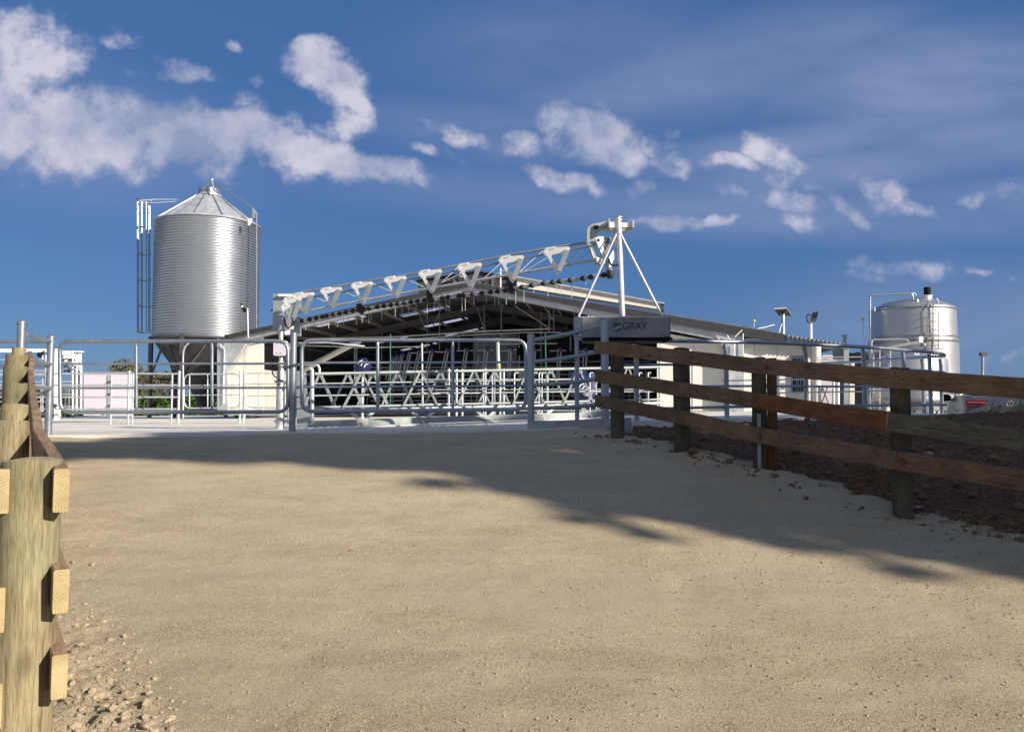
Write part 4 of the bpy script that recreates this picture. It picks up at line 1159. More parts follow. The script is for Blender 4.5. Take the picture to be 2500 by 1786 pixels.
# roof sheets
def slab(p0, p1, dep0, dep1, th, name, mat):
    a, b = p0, p1
    return MB().prism([a + FN * dep0, b + FN * dep0, b + FN * dep1, a + FN * dep1], Vector((0, 0, th))).build(name, mat, sh, False)
eL, ap, eR = Q(LEV[0], LEV[1], 0), Q(*APX, 0), Q(REV[0], REV[1], 0)
DEPTH = 24.
roofL_n = (eL - ap); roofR_n = (eR - ap)
def roof_with_lights(a, b, lights, name):
    """a: eave, b: ridge; lights = list of (s0,s1,t0,t1), s along the slope 0..1, t metres into the shed"""
    ss = sorted(set([0, 1] + [q for l in lights for q in l[:2]])); tt = sorted(set([0, DEPTH] + [q for l in lights for q in l[2:]]))
    m = MB(); g = MB()
    for i in range(len(ss) - 1):
        for j in range(len(tt) - 1):
            s0, s1, t0, t1 = ss[i], ss[i + 1], tt[j], tt[j + 1]
            pts = [a.lerp(b, s0) + FN * t0, a.lerp(b, s1) + FN * t0, a.lerp(b, s1) + FN * t1, a.lerp(b, s0) + FN * t1]
            inl = any(l[0] <= (s0 + s1) / 2 <= l[1] and l[2] <= (t0 + t1) / 2 <= l[3] for l in lights)
            if not inl: m.prism([p + Vector((0, 0, -.06)) for p in pts], Vector((0, 0, .05)))
    m.build(name, 'roof', sh, False)
    for (s0, s1, t0, t1) in lights:
        pts = [a.lerp(b, s0) + FN * t0, a.lerp(b, s1) + FN * t0, a.lerp(b, s1) + FN * t1, a.lerp(b, s0) + FN * t1]
        MB().add([p + Vector((0, 0, -.035)) for p in pts], [(0, 1, 2, 3)]).build('skylight', 'skylight', sh, False)
lightsL = [(.30, .52, 1.6, 2.5), (.30, .52, 6.0, 6.9), (.30, .52, 10.6, 11.5), (.62, .84, 3.6, 4.5), (.62, .84, 8.2, 9.1), (.62, .84, 13, 13.9), (.30, .52, 15.5, 16.4)]
roof_with_lights(eL, ap, lightsL, 'roof_sheet')
roof_with_lights(eR, ap, [(.45, .62, 4., 4.9), (.45, .62, 9., 9.9), (.75, .9, 6.5, 7.4), (.75, .9, 11.5, 12.4)], 'roof_sheet')
# portal columns with haunches
for (x0, x1, kx, ky, base) in ((530, 555, 600, 838, 1009), (1776, 1814, 1742, 812, 1008)):
    ytop = slopeL(x0) + 8 if x0 < 1000 else slopeR(x1) + 20
    pts = [Q(x0, base, -.02), Q(x1, base, -.02), Q(x1, 905 if x0 < 1000 else ytop, -.02), Q(kx, ky, -.02), Q(x0, ytop, -.02)] if x0 < 1000 else \
          [Q(x0, base, -.02), Q(x1, base, -.02), Q(x1, ytop, -.02), Q(kx, ky - 4, -.02), Q(x0, 868, -.02)]
    MB().prism(pts, FN * .3).build('portal_column', 'galv_bright', sh, False)
# cream walls, built of upright panels with open joints
def wall(pxs, topf, bot, dep, mat='cream', th=.12, gap=.012, name='wall_panel', parent=None):
    for i in range(len(pxs) - 1):
        a, b = pxs[i], pxs[i + 1]
        g = gap / 2 / D_(a, dep) * F
        MB().prism([Q(a + g, bot, dep), Q(b - g, bot, dep), Q(b - g, topf(b), dep), Q(a + g, topf(a), dep)], FN * th).build(name, mat, parent or sh, False)
wall([556, 600, 642], lambda p: slopeL(p) + 22, 1003, .42)
wall([643, 674, 700], lambda p: 902 if p < 660 else 906, 1003, .75)
wall([1604, 1612, 1692, 1775], lambda p: slopeR(p) + 44, 1002, .42)
wall([1815, 1842, 1895, 1931], lambda p: 826 + (p - 1815) * .02, 1003, .30)
wall([1964, 1987], lambda p: 838, 1003, .30)
wall([1931, 1964], lambda p: 872, 0, .30, gap=0) if False else None
MB().prism([Q(1931, 1003, .30), Q(1964, 1003, .30), Q(1964, 960, .30), Q(1931, 960, .30)], FN * .12).build('wall_panel', 'cream', sh, False)
MB().prism([Q(1931, 868, .30), Q(1964, 868, .30), Q(1964, 830, .30), Q(1931, 830, .30)], FN * .12).build('wall_panel', 'cream', sh, False)
# window with frame and bars
wf = MB().ring_plate([Q(1931, 959, .27), Q(1964, 959, .27), Q(1964, 870, .27), Q(1931, 870, .27)], [Q(1935, 955, .27), Q(1961, 955, .27), Q(1961, 875, .27), Q(1935, 875, .27)], FN * .12).build('window', 'galv', sh, False)
MB().prism([Q(1935, 955, .36), Q(1961, 955, .36), Q(1961, 875, .36), Q(1935, 875, .36)], FN * .02).build('pane', 'glass', wf, False)
for px in (1944, 1949, 1955): MB().tube(Q(px, 955, .31), Q(px, 875, .31), .022, 6).build('window_bar', 'galv', wf)
MB().prism([Q(1935, 898, .31), Q(1961, 898, .31), Q(1961, 893, .31), Q(1935, 893, .31)], FN * .03).build('louvre', 'dark', wf, False)
# fine panel joint covers
# downpipe, eave gutter and the ribbed lower roof on the right
MB().tube(Q(1993, 1004, -.05), Q(1993, 843, -.05), .16, 16).build('downpipe', 'cream', sh)
MB().tube(Q(1981, 1002, -.0), Q(1981, 850, -.0), .03, 8).build('thin_pipe', 'galv_dull', sh)
rb = MB().prism([Q(1917, 817, -.1), Q(2062, 838, -.1), Q(2062, 846, -.1), Q(1917, 833, -.1)], FN * 9).build('lower_roof', 'galv_dull', sh, False)
for k in range(14):
    px = 1922 + 10.4 * k
    MB().beam(Q(px, 816.5 + (px - 1917) * .148, -.13), Q(px, 832 + (px - 1917) * .088, -.13), .03, .05, Vector((0, 1, 0))).build('roof_rib', 'roof', sh, False)
MB().prism([Q(1985, 838, .0), Q(2072, 844, .0), Q(2072, 852, .0), Q(1985, 846, .0)], FN * .3).build('gutter', 'galv', sh, False)
wall([2003, 2034], lambda p: 866, 1003, 1.2, 'lilac')
wall([2034, 2060], lambda p: 850, 1003, 3.0, 'galv_dull')
wall([2060, 2073], lambda p: 850, 1003, 2.0, 'galv_dull')
wall([2074, 2087], lambda p: 886, 1003, 2.4, 'cream')
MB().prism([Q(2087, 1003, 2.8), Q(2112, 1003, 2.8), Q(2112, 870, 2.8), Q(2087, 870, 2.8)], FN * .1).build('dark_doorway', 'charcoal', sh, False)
for a, b in (((2006, 940), (2022, 984)), ((2022, 940), (2006, 984))):
    MB().tube(Q(*a, 1.1), Q(*b, 1.1), .02, 6).build('cross_brace', 'dark', sh)
for px in (2035, 2046): MB().tube(Q(px, 1003, -.4), Q(px, 930, -.4), .055, 10).build('bollard_post', 'galv_white', sh)
# ladder-like pipework on the lower eave
for k, (a, b) in enumerate((((1993, 872), (2110, 871)), ((1995, 878), (2060, 878)), ((1998, 883), (2090, 882)), ((2005, 872), (2050, 884)))):
    MB().tube(Q(*a, -.6), Q(*b, -.6), .02, 6).build('service_pipe', 'galv_bright', sh)
# conduit lines on the gable wall
for (a, b) in (((1692, 868), (1692, 1002)), ((1612, 862), (1612, 1002))): MB().tube(Q(*a, .40), Q(*b, .40), .012, 6).build('joint_trim', 'galv_white', sh)
for (a, b) in (((1775, 818), (1783, 830)), ((1794, 822), (1812, 805)), ((1793, 838), (1793, 868)), ((1814, 814), (1814, 866))):
    MB().tube(Q(*a, -.12), Q(*b, -.12), .02, 6).build('fly_brace', 'galv_white', sh)
for (a, b) in (((538, 841), (548, 852)), ((548, 852), (548, 905)), ((547, 905), (546, 985))): MB().tube(Q(*a, -.1), Q(*b, -.1), .025, 6).build('fly_brace', 'galv_white', sh)
# base course of concrete
MB().prism([Q(545, 1013, .2), Q(700, 1013, .2), Q(700, 1001, .2), Q(545, 1001, .2)], FN * .3).build('plinth', 'concrete_dull', sh, False)
MB().prism([Q(1604, 1018, -1.2), Q(2112, 1018, -1.2), Q(2112, 1003, -1.2), Q(1604, 1003, -1.2)], FN * 1.1).build('plinth', 'concrete_dull', sh, False)
# interior: side walls, back wall with openings, purlins and portal frames
zR = FLOOR
def inner_wall(a, b, z0, z1a, z1b, mat='charcoal', name='inner_wall'):
    MB().prism([Vector((a.x, a.y, z0)), Vector((b.x, b.y, z0)), Vector((b.x, b.y, z1b)), Vector((a.x, a.y, z1a))], FN * .08).build(name, mat, sh, False)
BK = 19.
zap = ap.z; ze = eL.z
lw = Q(556, 900, 0); rw = Q(1776, 900, 0)
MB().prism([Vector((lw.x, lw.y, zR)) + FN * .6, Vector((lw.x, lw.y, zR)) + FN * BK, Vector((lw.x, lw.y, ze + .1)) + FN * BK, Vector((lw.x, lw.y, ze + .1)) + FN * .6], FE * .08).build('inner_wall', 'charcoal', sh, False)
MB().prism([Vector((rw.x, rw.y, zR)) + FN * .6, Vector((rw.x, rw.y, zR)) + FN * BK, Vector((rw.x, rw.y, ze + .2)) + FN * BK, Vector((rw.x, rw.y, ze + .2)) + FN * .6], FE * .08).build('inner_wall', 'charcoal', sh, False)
def bw(s0, s1, z0, z1):
    a = FL + FE * s0 + FN * BK; b = FL + FE * s1 + FN * BK
    MB().prism([Vector((a.x, a.y, z0)), Vector((b.x, b.y, z0)), Vector((b.x, b.y, z1)), Vector((a.x, a.y, z1))], FN * .08).build('back_wall', 'charcoal', sh, False)
def s_at(px): return (Vector((P(px, 900, D_(px, BK)).x, D_(px, BK), 0)) - FL).dot(FE)
def z_at(py, px=850): return P(px, py, D_(px, BK)).z
sa, sb, sc_, sd = s_at(803), s_at(822), s_at(836), s_at(862)
zlo, zhi = z_at(985), z_at(891)
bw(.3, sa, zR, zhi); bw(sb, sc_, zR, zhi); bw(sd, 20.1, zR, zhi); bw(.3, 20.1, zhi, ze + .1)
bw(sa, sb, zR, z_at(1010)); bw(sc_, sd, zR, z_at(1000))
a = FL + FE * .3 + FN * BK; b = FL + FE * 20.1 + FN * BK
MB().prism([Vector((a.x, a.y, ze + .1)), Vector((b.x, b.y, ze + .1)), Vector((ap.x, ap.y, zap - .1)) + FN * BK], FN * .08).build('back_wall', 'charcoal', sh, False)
for k in range(1, 4):
    dep = k * 5.2
    for (p0, p1) in ((eL, ap), (eR, ap)):
        MB().beam(p0.lerp(p1, .02) + FN * dep + Vector((0, 0, -.32)), p1 + FN * dep + Vector((0, 0, -.28)), .14, .3).build('portal_rafter', 'dark', sh, False)
for k in range(9):
    for (p0, p1) in ((eL, ap), (eR, ap)):
        c0_ = p0.lerp(p1, .06 + k * .11) + Vector((0, 0, -.13))
        MB().beam(c0_ + FN * .3, c0_ + FN * BK, .05, .13).build('purlin', 'roof_under', sh, False)
# long sloping pipe brace and grey duct seen on the left inside
MB().tube(Q(735, 905, 3), Q(880, 830, 3), .13, 12).build('sloping_pipe', 'cream', sh)
# mezzanine panel at the back (pale green-grey)
MB().prism([Q(1155, 900, 15), Q(1262, 900, 15), Q(1262, 812, 15), Q(1155, 812, 15)], FN * .1).build('inner_panel', 'galv_dull', sh, False)
# pipework under the roof
for (pts, r, dep) in (([(700, 826), (960, 822), (1180, 808), (1345, 802)], .035, 4.), ([(960, 830), (1180, 815), (1290, 811), (1370, 811)], .03, 5.), ([(1220, 840), (1290, 838), (1360, 838)], .03, 5.), ([(720, 842), (900, 848), (1040, 845)], .025, 2.)):
    MB().poly([Q(a, b, dep) for a, b in pts], r, 8).build('overhead_pipe', 'galv_bright', sh)
for (px, y0_, y1_, dep, r) in ((1043, 760, 855, 4, .018), (1073, 742, 858, 4, .02), (1079, 860, 862, 4, .02), (1120, 822, 858, 4, .03), (1166, 822, 858, 4, .03), (1183, 745, 812, 4, .018), (1182, 745, 1000, 5, .02),
                              (1224, 742, 808, 3, .022), (1267, 803, 850, 4, .02), (1321, 760, 905, 4, .022), (1341, 742, 812, 3, .03), (1352, 748, 808, 3, .025), (1402, 742, 800, 3, .035), (1393, 822, 858, 4, .03),
                              (932, 812, 880, 4, .018), (866, 838, 930, 3, .035), (871, 838, 930, 3, .03), (1246, 850, 905, 3, .025)):
    MB().tube(Q(px, y0_, dep), Q(px, y1_, dep), r, 8).build('dropper_pipe', 'galv', sh)
for (a, b, dep) in (((1022, 762), (1038, 805), 4), ((1080, 748), (1056, 800), 4), ((1165, 750), (1180, 798), 4), ((1255, 745), (1340, 800), 4), ((1325, 745), (1345, 770), 3), ((1338, 770), (1352, 780), 3), ((1216, 812), (1232, 822), 4), ((1245, 812), (1225, 840), 4), ((1225, 840), (1245, 832), 4)):
    MB().tube(Q(*a, dep), Q(*b, dep), .022, 6).build('stay_rod', 'galv', sh)
# ridge box and cream ridge beam
mo = thing('roof_ventilator', 'dark grey raised ridge box on top of the shed roof', 'ventilator', Q(1143, 689, 1))
MB().prism([Q(1022, 712, .6), Q(1018, 682, .6), Q(1148, 664, .6), Q(1166, 662, .6), Q(1262, 680, .6), Q(1262, 718, .6)], FN * 2.5).build('ridge_box', 'dark', mo, False)
MB().prism([Q(1014, 682.5, .5), Q(1165, 659.5, .5), Q(1266, 679, .5), Q(1266, 681, .5), Q(1165, 662, .5), Q(1014, 685, .5)], FN * 2.8).build('ridge_cap', 'roof', mo, False)
MB().prism([Q(1088, 697, .5), Q(1106, 680, .5), Q(1120, 690, .5), Q(1120, 705, .5)], FN * .08).build('end_louvre', 'charcoal', mo, False)
MB().prism([Q(1199, 668, .55), Q(1206, 668, .55), Q(1206, 706, .55), Q(1199, 706, .55)], FN * .04).build('end_strip', 'charcoal', mo, False)
rbm = thing('ridge_beam', 'long cream and grey weathered beam lying along the right slope of the shed roof', 'beam', Q(1440, 740, .5))
MB().prism([Q(1262, 700, .4), Q(1617, 756, .4), Q(1617, 742, .4), Q(1262, 676, .4)], FN * .4).build('beam_web', 'cream', rbm, False)
MB().prism([Q(1258, 677, .3), Q(1623, 742, .3), Q(1623, 738.5, .3), Q(1258, 673, .3)], FN * .65).build('beam_cap', 'galv_bright', rbm, False)
MB().prism([Q(1613, 757, .35), Q(1621, 758, .35), Q(1621, 741, .35), Q(1613, 741, .35)], FN * .5).build('end_plate', 'dark', rbm, False)
# roof top rib lines
for k in (0, 1, 2):
    MB().beam(Q(1150, 688 - k * 2.2, .3 + k * .6), Q(1910, 815 - k * 2.2, .3 + k * .6), .03, .02).build('roof_rib', 'galv', sh, False)
fl = thing('flood_light', 'square flood light with a grid of lamps at the ridge of the shed roof', 'flood light', Q(1128, 672, .3))
MB().prism([Q(1118, 663, .2), Q(1128, 661, .2), Q(1130, 678, .2), Q(1120, 679, .2)], FN * .08).build('housing', 'black', fl, False)
for i in range(3):
    for j in range(4): MB().ball(Q(1121.5 + i * 3 + j * .3, 665.5 + j * 3.6, .18), .017, 6, 4).build('lamp', 'plate', fl)
MB().prism([Q(1136, 663, .3), Q(1139, 663, .3), Q(1141, 678, .3), Q(1138, 678, .3)], FN * .1).build('heat_sink', 'black', fl, False)
an = tag(MB().tube(Q(1222, 655, .2), Q(1222, 702, .2), .03, 8).build('antenna', 'white', None), 'thin white antenna standing on the shed ridge between the truss brackets', 'antenna')

# rotary platform inside
rt = thing('rotary_platform', 'rotary milking platform with leaning metal bails and blue cup removers inside the shed', 'milking platform', Q(1110, 1000, 7))
tops = [(958, 872), (968, 869), (980, 866), (998, 861), (1021, 858), (1051, 856), (1089, 855), (1135, 853), (1185, 852), (1242, 852), (1300, 852), (1362, 853), (1425, 854)]
for k, (px, py) in enumerate(tops):
    dep = 3.2 + .12 * (6 - min(k, 6)) ** 2 * .35
    lean = 10 if px < 1100 else (6 if px < 1200 else 2)
    m = MB(); m.beam(Q(px, py, dep), Q(px - lean * 1.6, 925, dep), .035, .07, Vector((0, 1, 0))); b1 = m.build('bail_frame', 'galv', rt, False)
    m = MB(); m.beam(Q(px + 4 + k * .35, py + 2, dep + .35), Q(px + 4 - lean * 1.5, 935, dep + .35), .05, .18, Vector((0, 1, 0))); m.build('bail_plate', 'galv_dull', rt, False)
    m = MB(); m.ball(Q(px + 3, py - 2, dep), .10, 8, 6, (1.1, .8, .8)); m.box(Q(px + 6, py + 2, dep), (.14, .12, .1)); m.build('cup_remover', 'blue', rt)
    if k > 3: MB().tube(Q(px - 20, py + 4 + random.uniform(-1, 1), dep), Q(px + 20, py + 2, dep), .02, 6).build('bail_rail', 'galv', rt)
for y_, r_ in ((897, .02), (904, .015), (1000, .05), (968, .02)):
    MB().tube(Q(900, y_, 4.5), Q(1590, y_ - 3, 4.5), r_, 8).build('ring_rail', 'galv_dull', rt)
MB().prism([Q(900, 1012, 5), Q(1590, 1010, 5), Q(1590, 996, 5), Q(900, 998, 5)], FN * .3).build('platform_edge', 'concrete_dull', rt, False)
for k, (px, py) in enumerate([(1010, 905), (1035, 900), (1062, 898), (1100, 905), (1150, 892), (1290, 915), (1440, 905)]):
    for j in range(3): MB().tube(Q(px + j * 9, py, 4), Q(px + j * 9 - 1, py + 40, 4), .02, 6).build('milk_tube', 'rubber', rt)

rnb = random.Random(31)
for k in range(34):
    px = 905 + k * 20.3 + rnb.uniform(-5, 5); dep = rnb.uniform(5, 10); yt = rnb.choice((868, 880, 895, 905))
    MB().tube(Q(px, yt, dep), Q(px + rnb.uniform(-6, 3), 1000, dep), rnb.choice((.02, .03, .045)), 8).build('bail_post', rnb.choice(('galv_dull', 'galv', 'galv_pale')), rt)
    if k % 2: MB().poly(smooth_path([Q(px, 925, dep - .3), Q(px + 6, 945 + rnb.uniform(0, 12), dep - .3), Q(px + 14, 940, dep - .3), Q(px + 18, 925, dep - .3)]), .03, 6).build('milk_hose', 'rubber', rt)
    if k % 3 == 0: MB().box(Q(px + 5, 915, dep - .2), (.22, .15, .3)).build('bail_bracket', 'galv_dull', rt, False)
for y_, dep_ in ((884, 7), (915, 6), (933, 5.5), (952, 6), (978, 5.2)): MB().tube(Q(905, y_, dep_), Q(1590, y_ - 2, dep_), .03, 8).build('bail_rail', 'galv_dull', rt)

# stanchions and bail-entry posts in the sun
en = [(1096, 902, 'galv_bright'), (1115, 903, 'galv_bright'), (1129, 903, 'galv_bright'), (1185, 901, 'galv_bright'), (1207, 902, 'galv'), (1221, 902, 'galv_bright'), (1230, 902, 'galv_bright')]
t = thing('entry_race', 'row of upright galvanised posts at the bail entry behind the crowd gate', 'railing', P(1165, 1016, 22))
for (px, y, m) in en:
    a = P(px, y, 22); MB().tube(Vector((a.x, a.y, yard(a.x) + CZ)), a, .032, 12).build('entry_post', m, t)
    MB().ball(a, .036, 10, 6).build('post_cap', m, t)
for px in (1180, 1202, 1256, 1303, 1316, 1323, 1337, 1440, 1455, 1560, 1582):
    a = P(px, 909, 22.5)
    MB().poly(rounded([Vector((a.x, a.y, yard(a.x) + CZ)), a, a + Vector((.12, .25, 0))], .1), .021, 10).build('race_stanchion', 'galv_bright', t)
for y in (926, 951, 958, 985, 1003): MB().tube(P(1020, y, 22.6), P(1598, y - 2, 22.6), .014, 8).build('race_rail', 'galv_bright', t)
for (px, y0_, y1_) in ((1030, 843, 1000), (1215, 832, 905)):
    pass
o = tag(MB().tube(P(1030, 838, 24), P(1032, 1000, 24), .03, 10).build('galvanised_post', 'galv_bright', None), 'slim tall galvanised post in front of the leaning bail frames', 'post')
o = tag(MB().tube(P(1215, 830, 23), P(1217, 905, 23), .055, 12).build('galvanised_post', 'galv_bright', None), 'stout galvanised post with an orange strap hanging beside its foot', 'post')
o = tag(MB().box(P(1221, 896, 22.9), (.04, .02, .2)).build('orange_strap', 'orange', None, False), 'orange strap hanging beside the stout post in the bail entry', 'strap')
for (px, x2, y0_, y1_, lab) in ((953, 953, 815, 990, 'bright green upright pipe behind the left half of the right wide gate'), (1331, 1335, 815, 998, 'bright green upright pipe behind the short curved rails')):
    o = MB().tube(P(px, y0_, 27), P(x2, y1_, 27), .019, 10).build('green_pipe', 'green', None); tag(o, lab, 'pipe')
# blue wrapped units with white flashes
for (px, py, sz, lab) in ((886, 893, .26, 'shiny blue plastic wrapped unit standing on a post beside the shed opening'), (1422, 950, .42, 'blue plastic sheet with white flashes behind the end of the brown fence')):
    c = P(px, py, 23.5); m = MB(); n = 16
    vs = []; fs = []
    for i in range(9):
        tt = math.pi * i / 8
        for k in range(n):
            a_ = 2 * math.pi * k / n; q_ = 1 + .55 * mnoise.noise(Vector((math.cos(a_) * 1.6, math.sin(a_) * 1.6, tt * 2 + px)))
            vs.append(c + Vector((sz * q_ * math.sin(tt) * math.cos(a_), sz * .6 * q_ * math.sin(tt) * math.sin(a_), sz * (.85 if py < 900 else 1.2) * math.cos(tt) * q_)))
    for i in range(8):
        for k in range(n): fs.append((i * n + k, (i + 1) * n + k, (i + 1) * n + (k + 1) % n, i * n + (k + 1) % n))
    m.add(vs, fs); th = thing('wrapped_unit', lab, 'wrapped unit', c)
    m.build('wrapping', 'blue', th)
    for k in range(3):
        s_ = c + Vector((-.12 + .09 * k, -sz * .62, .1 - .05 * k)); MB().poly([s_ + Vector((0, 0, -.05)), s_ + Vector((.05, -.01, .03)), s_ + Vector((.14, 0, .06))], .018, 6).build('white_flash', 'plate', th)
    MB().tube(c + Vector((0, 0, -sz)), Vector((c.x, c.y, yard(c.x) + CZ)), .04, 8).build('stand', 'galv_bright', th)

# ------------------------------------------------------------------ silo
SD = 35.; sx = (501 - 1250) / F * SD; SR = 2.24
SC = Vector((sx, SD, CZ))
ZB, ZT = 3.05, 8.28
sl_ = thing('feed_silo', 'tall round corrugated metal feed silo with conical roof and hopper on legs, at the left', 'silo', Vector((sx, SD, CZ - .35)))
prof = []; nr_ = 44; per = 6
for i in range(nr_ * per + 1):
    f = i / (nr_ * per); prof.append((SR + .022 * math.sin(2 * math.pi * nr_ * f), ZB + (ZT - ZB) * f))
MB().lathe(prof, SC, 96, cap=False).build('corrugated_wall', 'zincalume', sl_)
MB().lathe([(SR + .03, -.03), (SR + .05, -.03), (SR + .05, .05), (SR + .03, .05)], SC + Vector((0, 0, ZB)), 64, cap=False).build('bottom_ring', 'dark', sl_)
MB().lathe([(SR + .02, -.03), (SR + .05, 0), (SR + .02, .05)], SC + Vector((0, 0, ZT)), 64, cap=False).build('eave_ring', 'galv_bright', sl_)
nseg = 12
rfz = ZT + 1.42
for k in range(nseg):
    a0, a1 = 2 * math.pi * k / nseg + .1, 2 * math.pi * (k + 1) / nseg + .1
    p = [SC + Vector((SR * math.cos(a0), SR * math.sin(a0), ZT + .02)), SC + Vector((SR * math.cos(a1), SR * math.sin(a1), ZT + .02)), SC + Vector((.42 * math.cos(a1), .42 * math.sin(a1), rfz)), SC + Vector((.42 * math.cos(a0), .42 * math.sin(a0), rfz))]
    am = (a0 + a1) / 2; p_m = SC + Vector((SR * 1.0 * math.cos(am), SR * math.sin(am), ZT + .02))
    MB().add([p[0], p_m, p[1], p[2], p[3]], [(0, 1, 2, 3, 4)]).build('roof_panel', 'galv_bright', sl_, False)
    MB().beam(p[0] + Vector((0, 0, .02)), p[3] + Vector((0, 0, .02)), .035, .05).build('roof_rib', 'galv', sl_, False)
MB().lathe([(.43, -.04), (.47, -.04), (.47, .26), (.30, .30), (.001, .31)], SC + Vector((0, 0, rfz)), 32, cap=False).build('lid', 'steel_band', sl_)
MB().lathe([(.52, -.06), (.52, .02), (.46, .03)], SC + Vector((0, 0, rfz)), 32, cap=False).build('lid_collar', 'galv_bright', sl_)
def SP(px, py, dd=0): return P(px, py, SD + dd)
for a, b, r in (((495, 462), (517, 440), .025), ((517, 440), (523, 468), .05), ((519, 439), (618, 507), .022)):
    MB().tube(SP(*a, -.7), SP(*b, -.7 if b[0] < 600 else -1.0), r, 8).build('lid_linkage', 'galv', sl_)
MB().ball(SP(518, 439, -.7), .07, 8, 6).build('hinge', 'galv_bright', sl_)
mb = MB(); mb.prism([SP(616, 506, -1.1), SP(627, 521, -1.1), SP(622, 533, -1.1), SP(615, 530, -1.1)], Vector((.02, .08, 0))); mb.build('pulley_bracket', 'galv_dull', sl_, False)
mb = MB(); mb.prism([SP(605, 533, -1.6), SP(615, 533, -1.6), SP(615, 541, -1.6), SP(608, 551, -1.6), (SP(605, 549, -1.6))], Vector((0, .05, 0))); mb.build('rope_guard', 'galv_white', sl_, False)
MB().tube(SP(626.5, 522, -1.1), SP(626, 815, -1.1), .028, 8).build('lid_rope_tube', 'galv', sl_)
MB().tube(SP(614.5, 545, -1.5), SP(614.5, 818, -1.5), .010, 6).build('lid_rope', 'dark', sl_)
HB = .35
MB().lathe([(SR - .02, ZB - .02), (.32, HB), (.30, HB - .25)], SC, 64, cap=False).build('hopper_cone', 'roof', sl_)
MB().box(SC + Vector((0, 0, HB - .35)), (.5, .5, .5)).build('auger_boot', 'charcoal', sl_, False)
legs = []
for k in range(6):
    a = 2 * math.pi * k / 6 + .47
    lx, ly = (SR + .02) * math.cos(a), (SR + .02) * math.sin(a); legs.append((lx, ly))
    MB().beam(SC + Vector((lx, ly, -.4)), SC + Vector((lx, ly, ZB + .1)), .16, .14, Vector((0, 1, 0))).build('leg', 'dark', sl_, False)
for k in range(6):
    a, b = legs[k], legs[(k + 1) % 6]
    mx, my = (a[0] + b[0]) / 2, (a[1] + b[1]) / 2
    for c_ in (a, b): MB().tube(SC + Vector((c_[0], c_[1], 1.3)), SC + Vector((mx, my, ZB)), .04, 8).build('brace', 'dark', sl_)
    MB().tube(SC + Vector((a[0], a[1], 1.3)), SC + Vector((b[0], b[1], 1.3)), .03, 8).build('tie', 'dark', sl_)
# caged ladder
ld = MB()
cgx = SP(350, 600).x; cr = .32; ccx = SP(352, 600).x
def cage(px, y0_, y1_, dd, r=.016, m='galv'): MB().tube(SP(px, y0_, dd), SP(px, y1_, dd), r, 6).build('cage_bar', m, sl_)
for (px, dd) in ((335, 0), (338, .25), (345, -.30), (347, -.3), (357, -.35), (363, .3), (366, -.1)): cage(px, 492 if px != 366 else 500, 810, dd, .022)
for y in (490, 557, 620, 683, 747, 811):
    c_ = SP(352, y); n = 14
    MB().poly([c_ + Vector((-.30 * math.cos(q_), .36 * math.sin(q_), 0)) + Vector((0.02, 0, 0)) for q_ in [(-.5 + i / n) * math.pi * 1.25 for i in range(n + 1)]] + [SP(369, y)], .024, 6).build('cage_hoop', 'galv', sl_)
for y in range(500, 812, 11): MB().tube(SP(358, y, -.1), SP(366, y, -.1), .012, 6).build('rung', 'galv', sl_)
MB().poly([SP(337, 490, 0), SP(380, 487, .3), SP(436, 487, .5)], .03, 8).build('top_rail', 'galv_bright', sl_)
MB().poly([SP(341, 495, -.3), SP(378, 495, -.2), SP(430, 492, .2)], .022, 8).build('top_rail', 'galv_bright', sl_)

# lamp on a thin pole on the shed eave in front of the silo
lp_ = thing('pole_lamp', 'small black spotlight on a thin white pole in front of the silo', 'lamp', P(605, 822, 30.5))
MB().tube(P(606, 824, 30.5), P(604.5, 752, 30.5), .022, 8).build('pole', 'galv_white', lp_)
MB().beam(P(604, 754, 30.5), P(597, 756, 30.5), .05, .04).build('arm', 'black', lp_, False)
mb = MB(); mb.prism([P(586, 741, 30.4), P(589, 741, 30.4), P(597, 757, 30.4), P(594, 762, 30.4), P(590, 752, 30.4)], Vector((0, .2, 0))); mb.build('lamp_head', 'black', lp_, False)
MB().ball(P(591, 748, 30.35), .05, 8, 6).build('lens', 'plate', lp_)

# solar panel, flood light on pole, marker balls on the right roof
so = thing('solar_panel', 'tilted grey solar panel on a galvanised pole above the right end of the roof', 'solar panel', P(1912, 815, 30.3))
MB().tube(P(1912, 817, 30.3), P(1911.5, 763, 30.3), .065, 12).build('pole', 'galv_bright', so)
a_, b_, c_, d_ = P(1890, 753.5, 29.5), P(1920, 752, 29.6), P(1933, 770.5, 31.2), P(1901, 770, 31.1)
MB().prism([a_, b_, c_, d_], Vector((0, .02, .05))).build('panel_sheet', 'panel_back', so, False)
for u_, v_ in ((a_, b_), (b_, c_), (c_, d_), (d_, a_)): MB().beam(u_, v_, .02, .02).build('panel_frame', 'galv_dull', so, False)
MB().beam(P(1906, 764, 30.2), P(1917, 764, 30.2), .1, .05).build('bracket', 'dark', so, False)
MB().tube(P(1909, 790, 30.2), P(1901, 815, 30.0), .015, 6).build('stay', 'galv_white', so)
fo = thing('flood_light', 'black flood light with coiled cable on a slim pole above the ribbed roof', 'flood light', P(1979, 826, 30))
MB().tube(P(1979.5, 828, 30), P(1979, 772, 30), .055, 10).build('pole', 'galv_white', fo)
mb = MB(); mb.prism([P(1983, 763, 29.9), P(1997, 761, 29.9), P(1992, 782, 29.9), P(1981, 780, 29.9)], Vector((.08, .18, 0))); mb.build('lamp_head', 'black', fo, False)
mb = MB(); mb.prism([P(1981, 777, 29.85), P(1994, 777, 29.85), P(1992, 785, 29.85), P(1981, 783, 29.85)], Vector((0, .1, 0))); mb.build('bracket', 'rubber', fo, False)
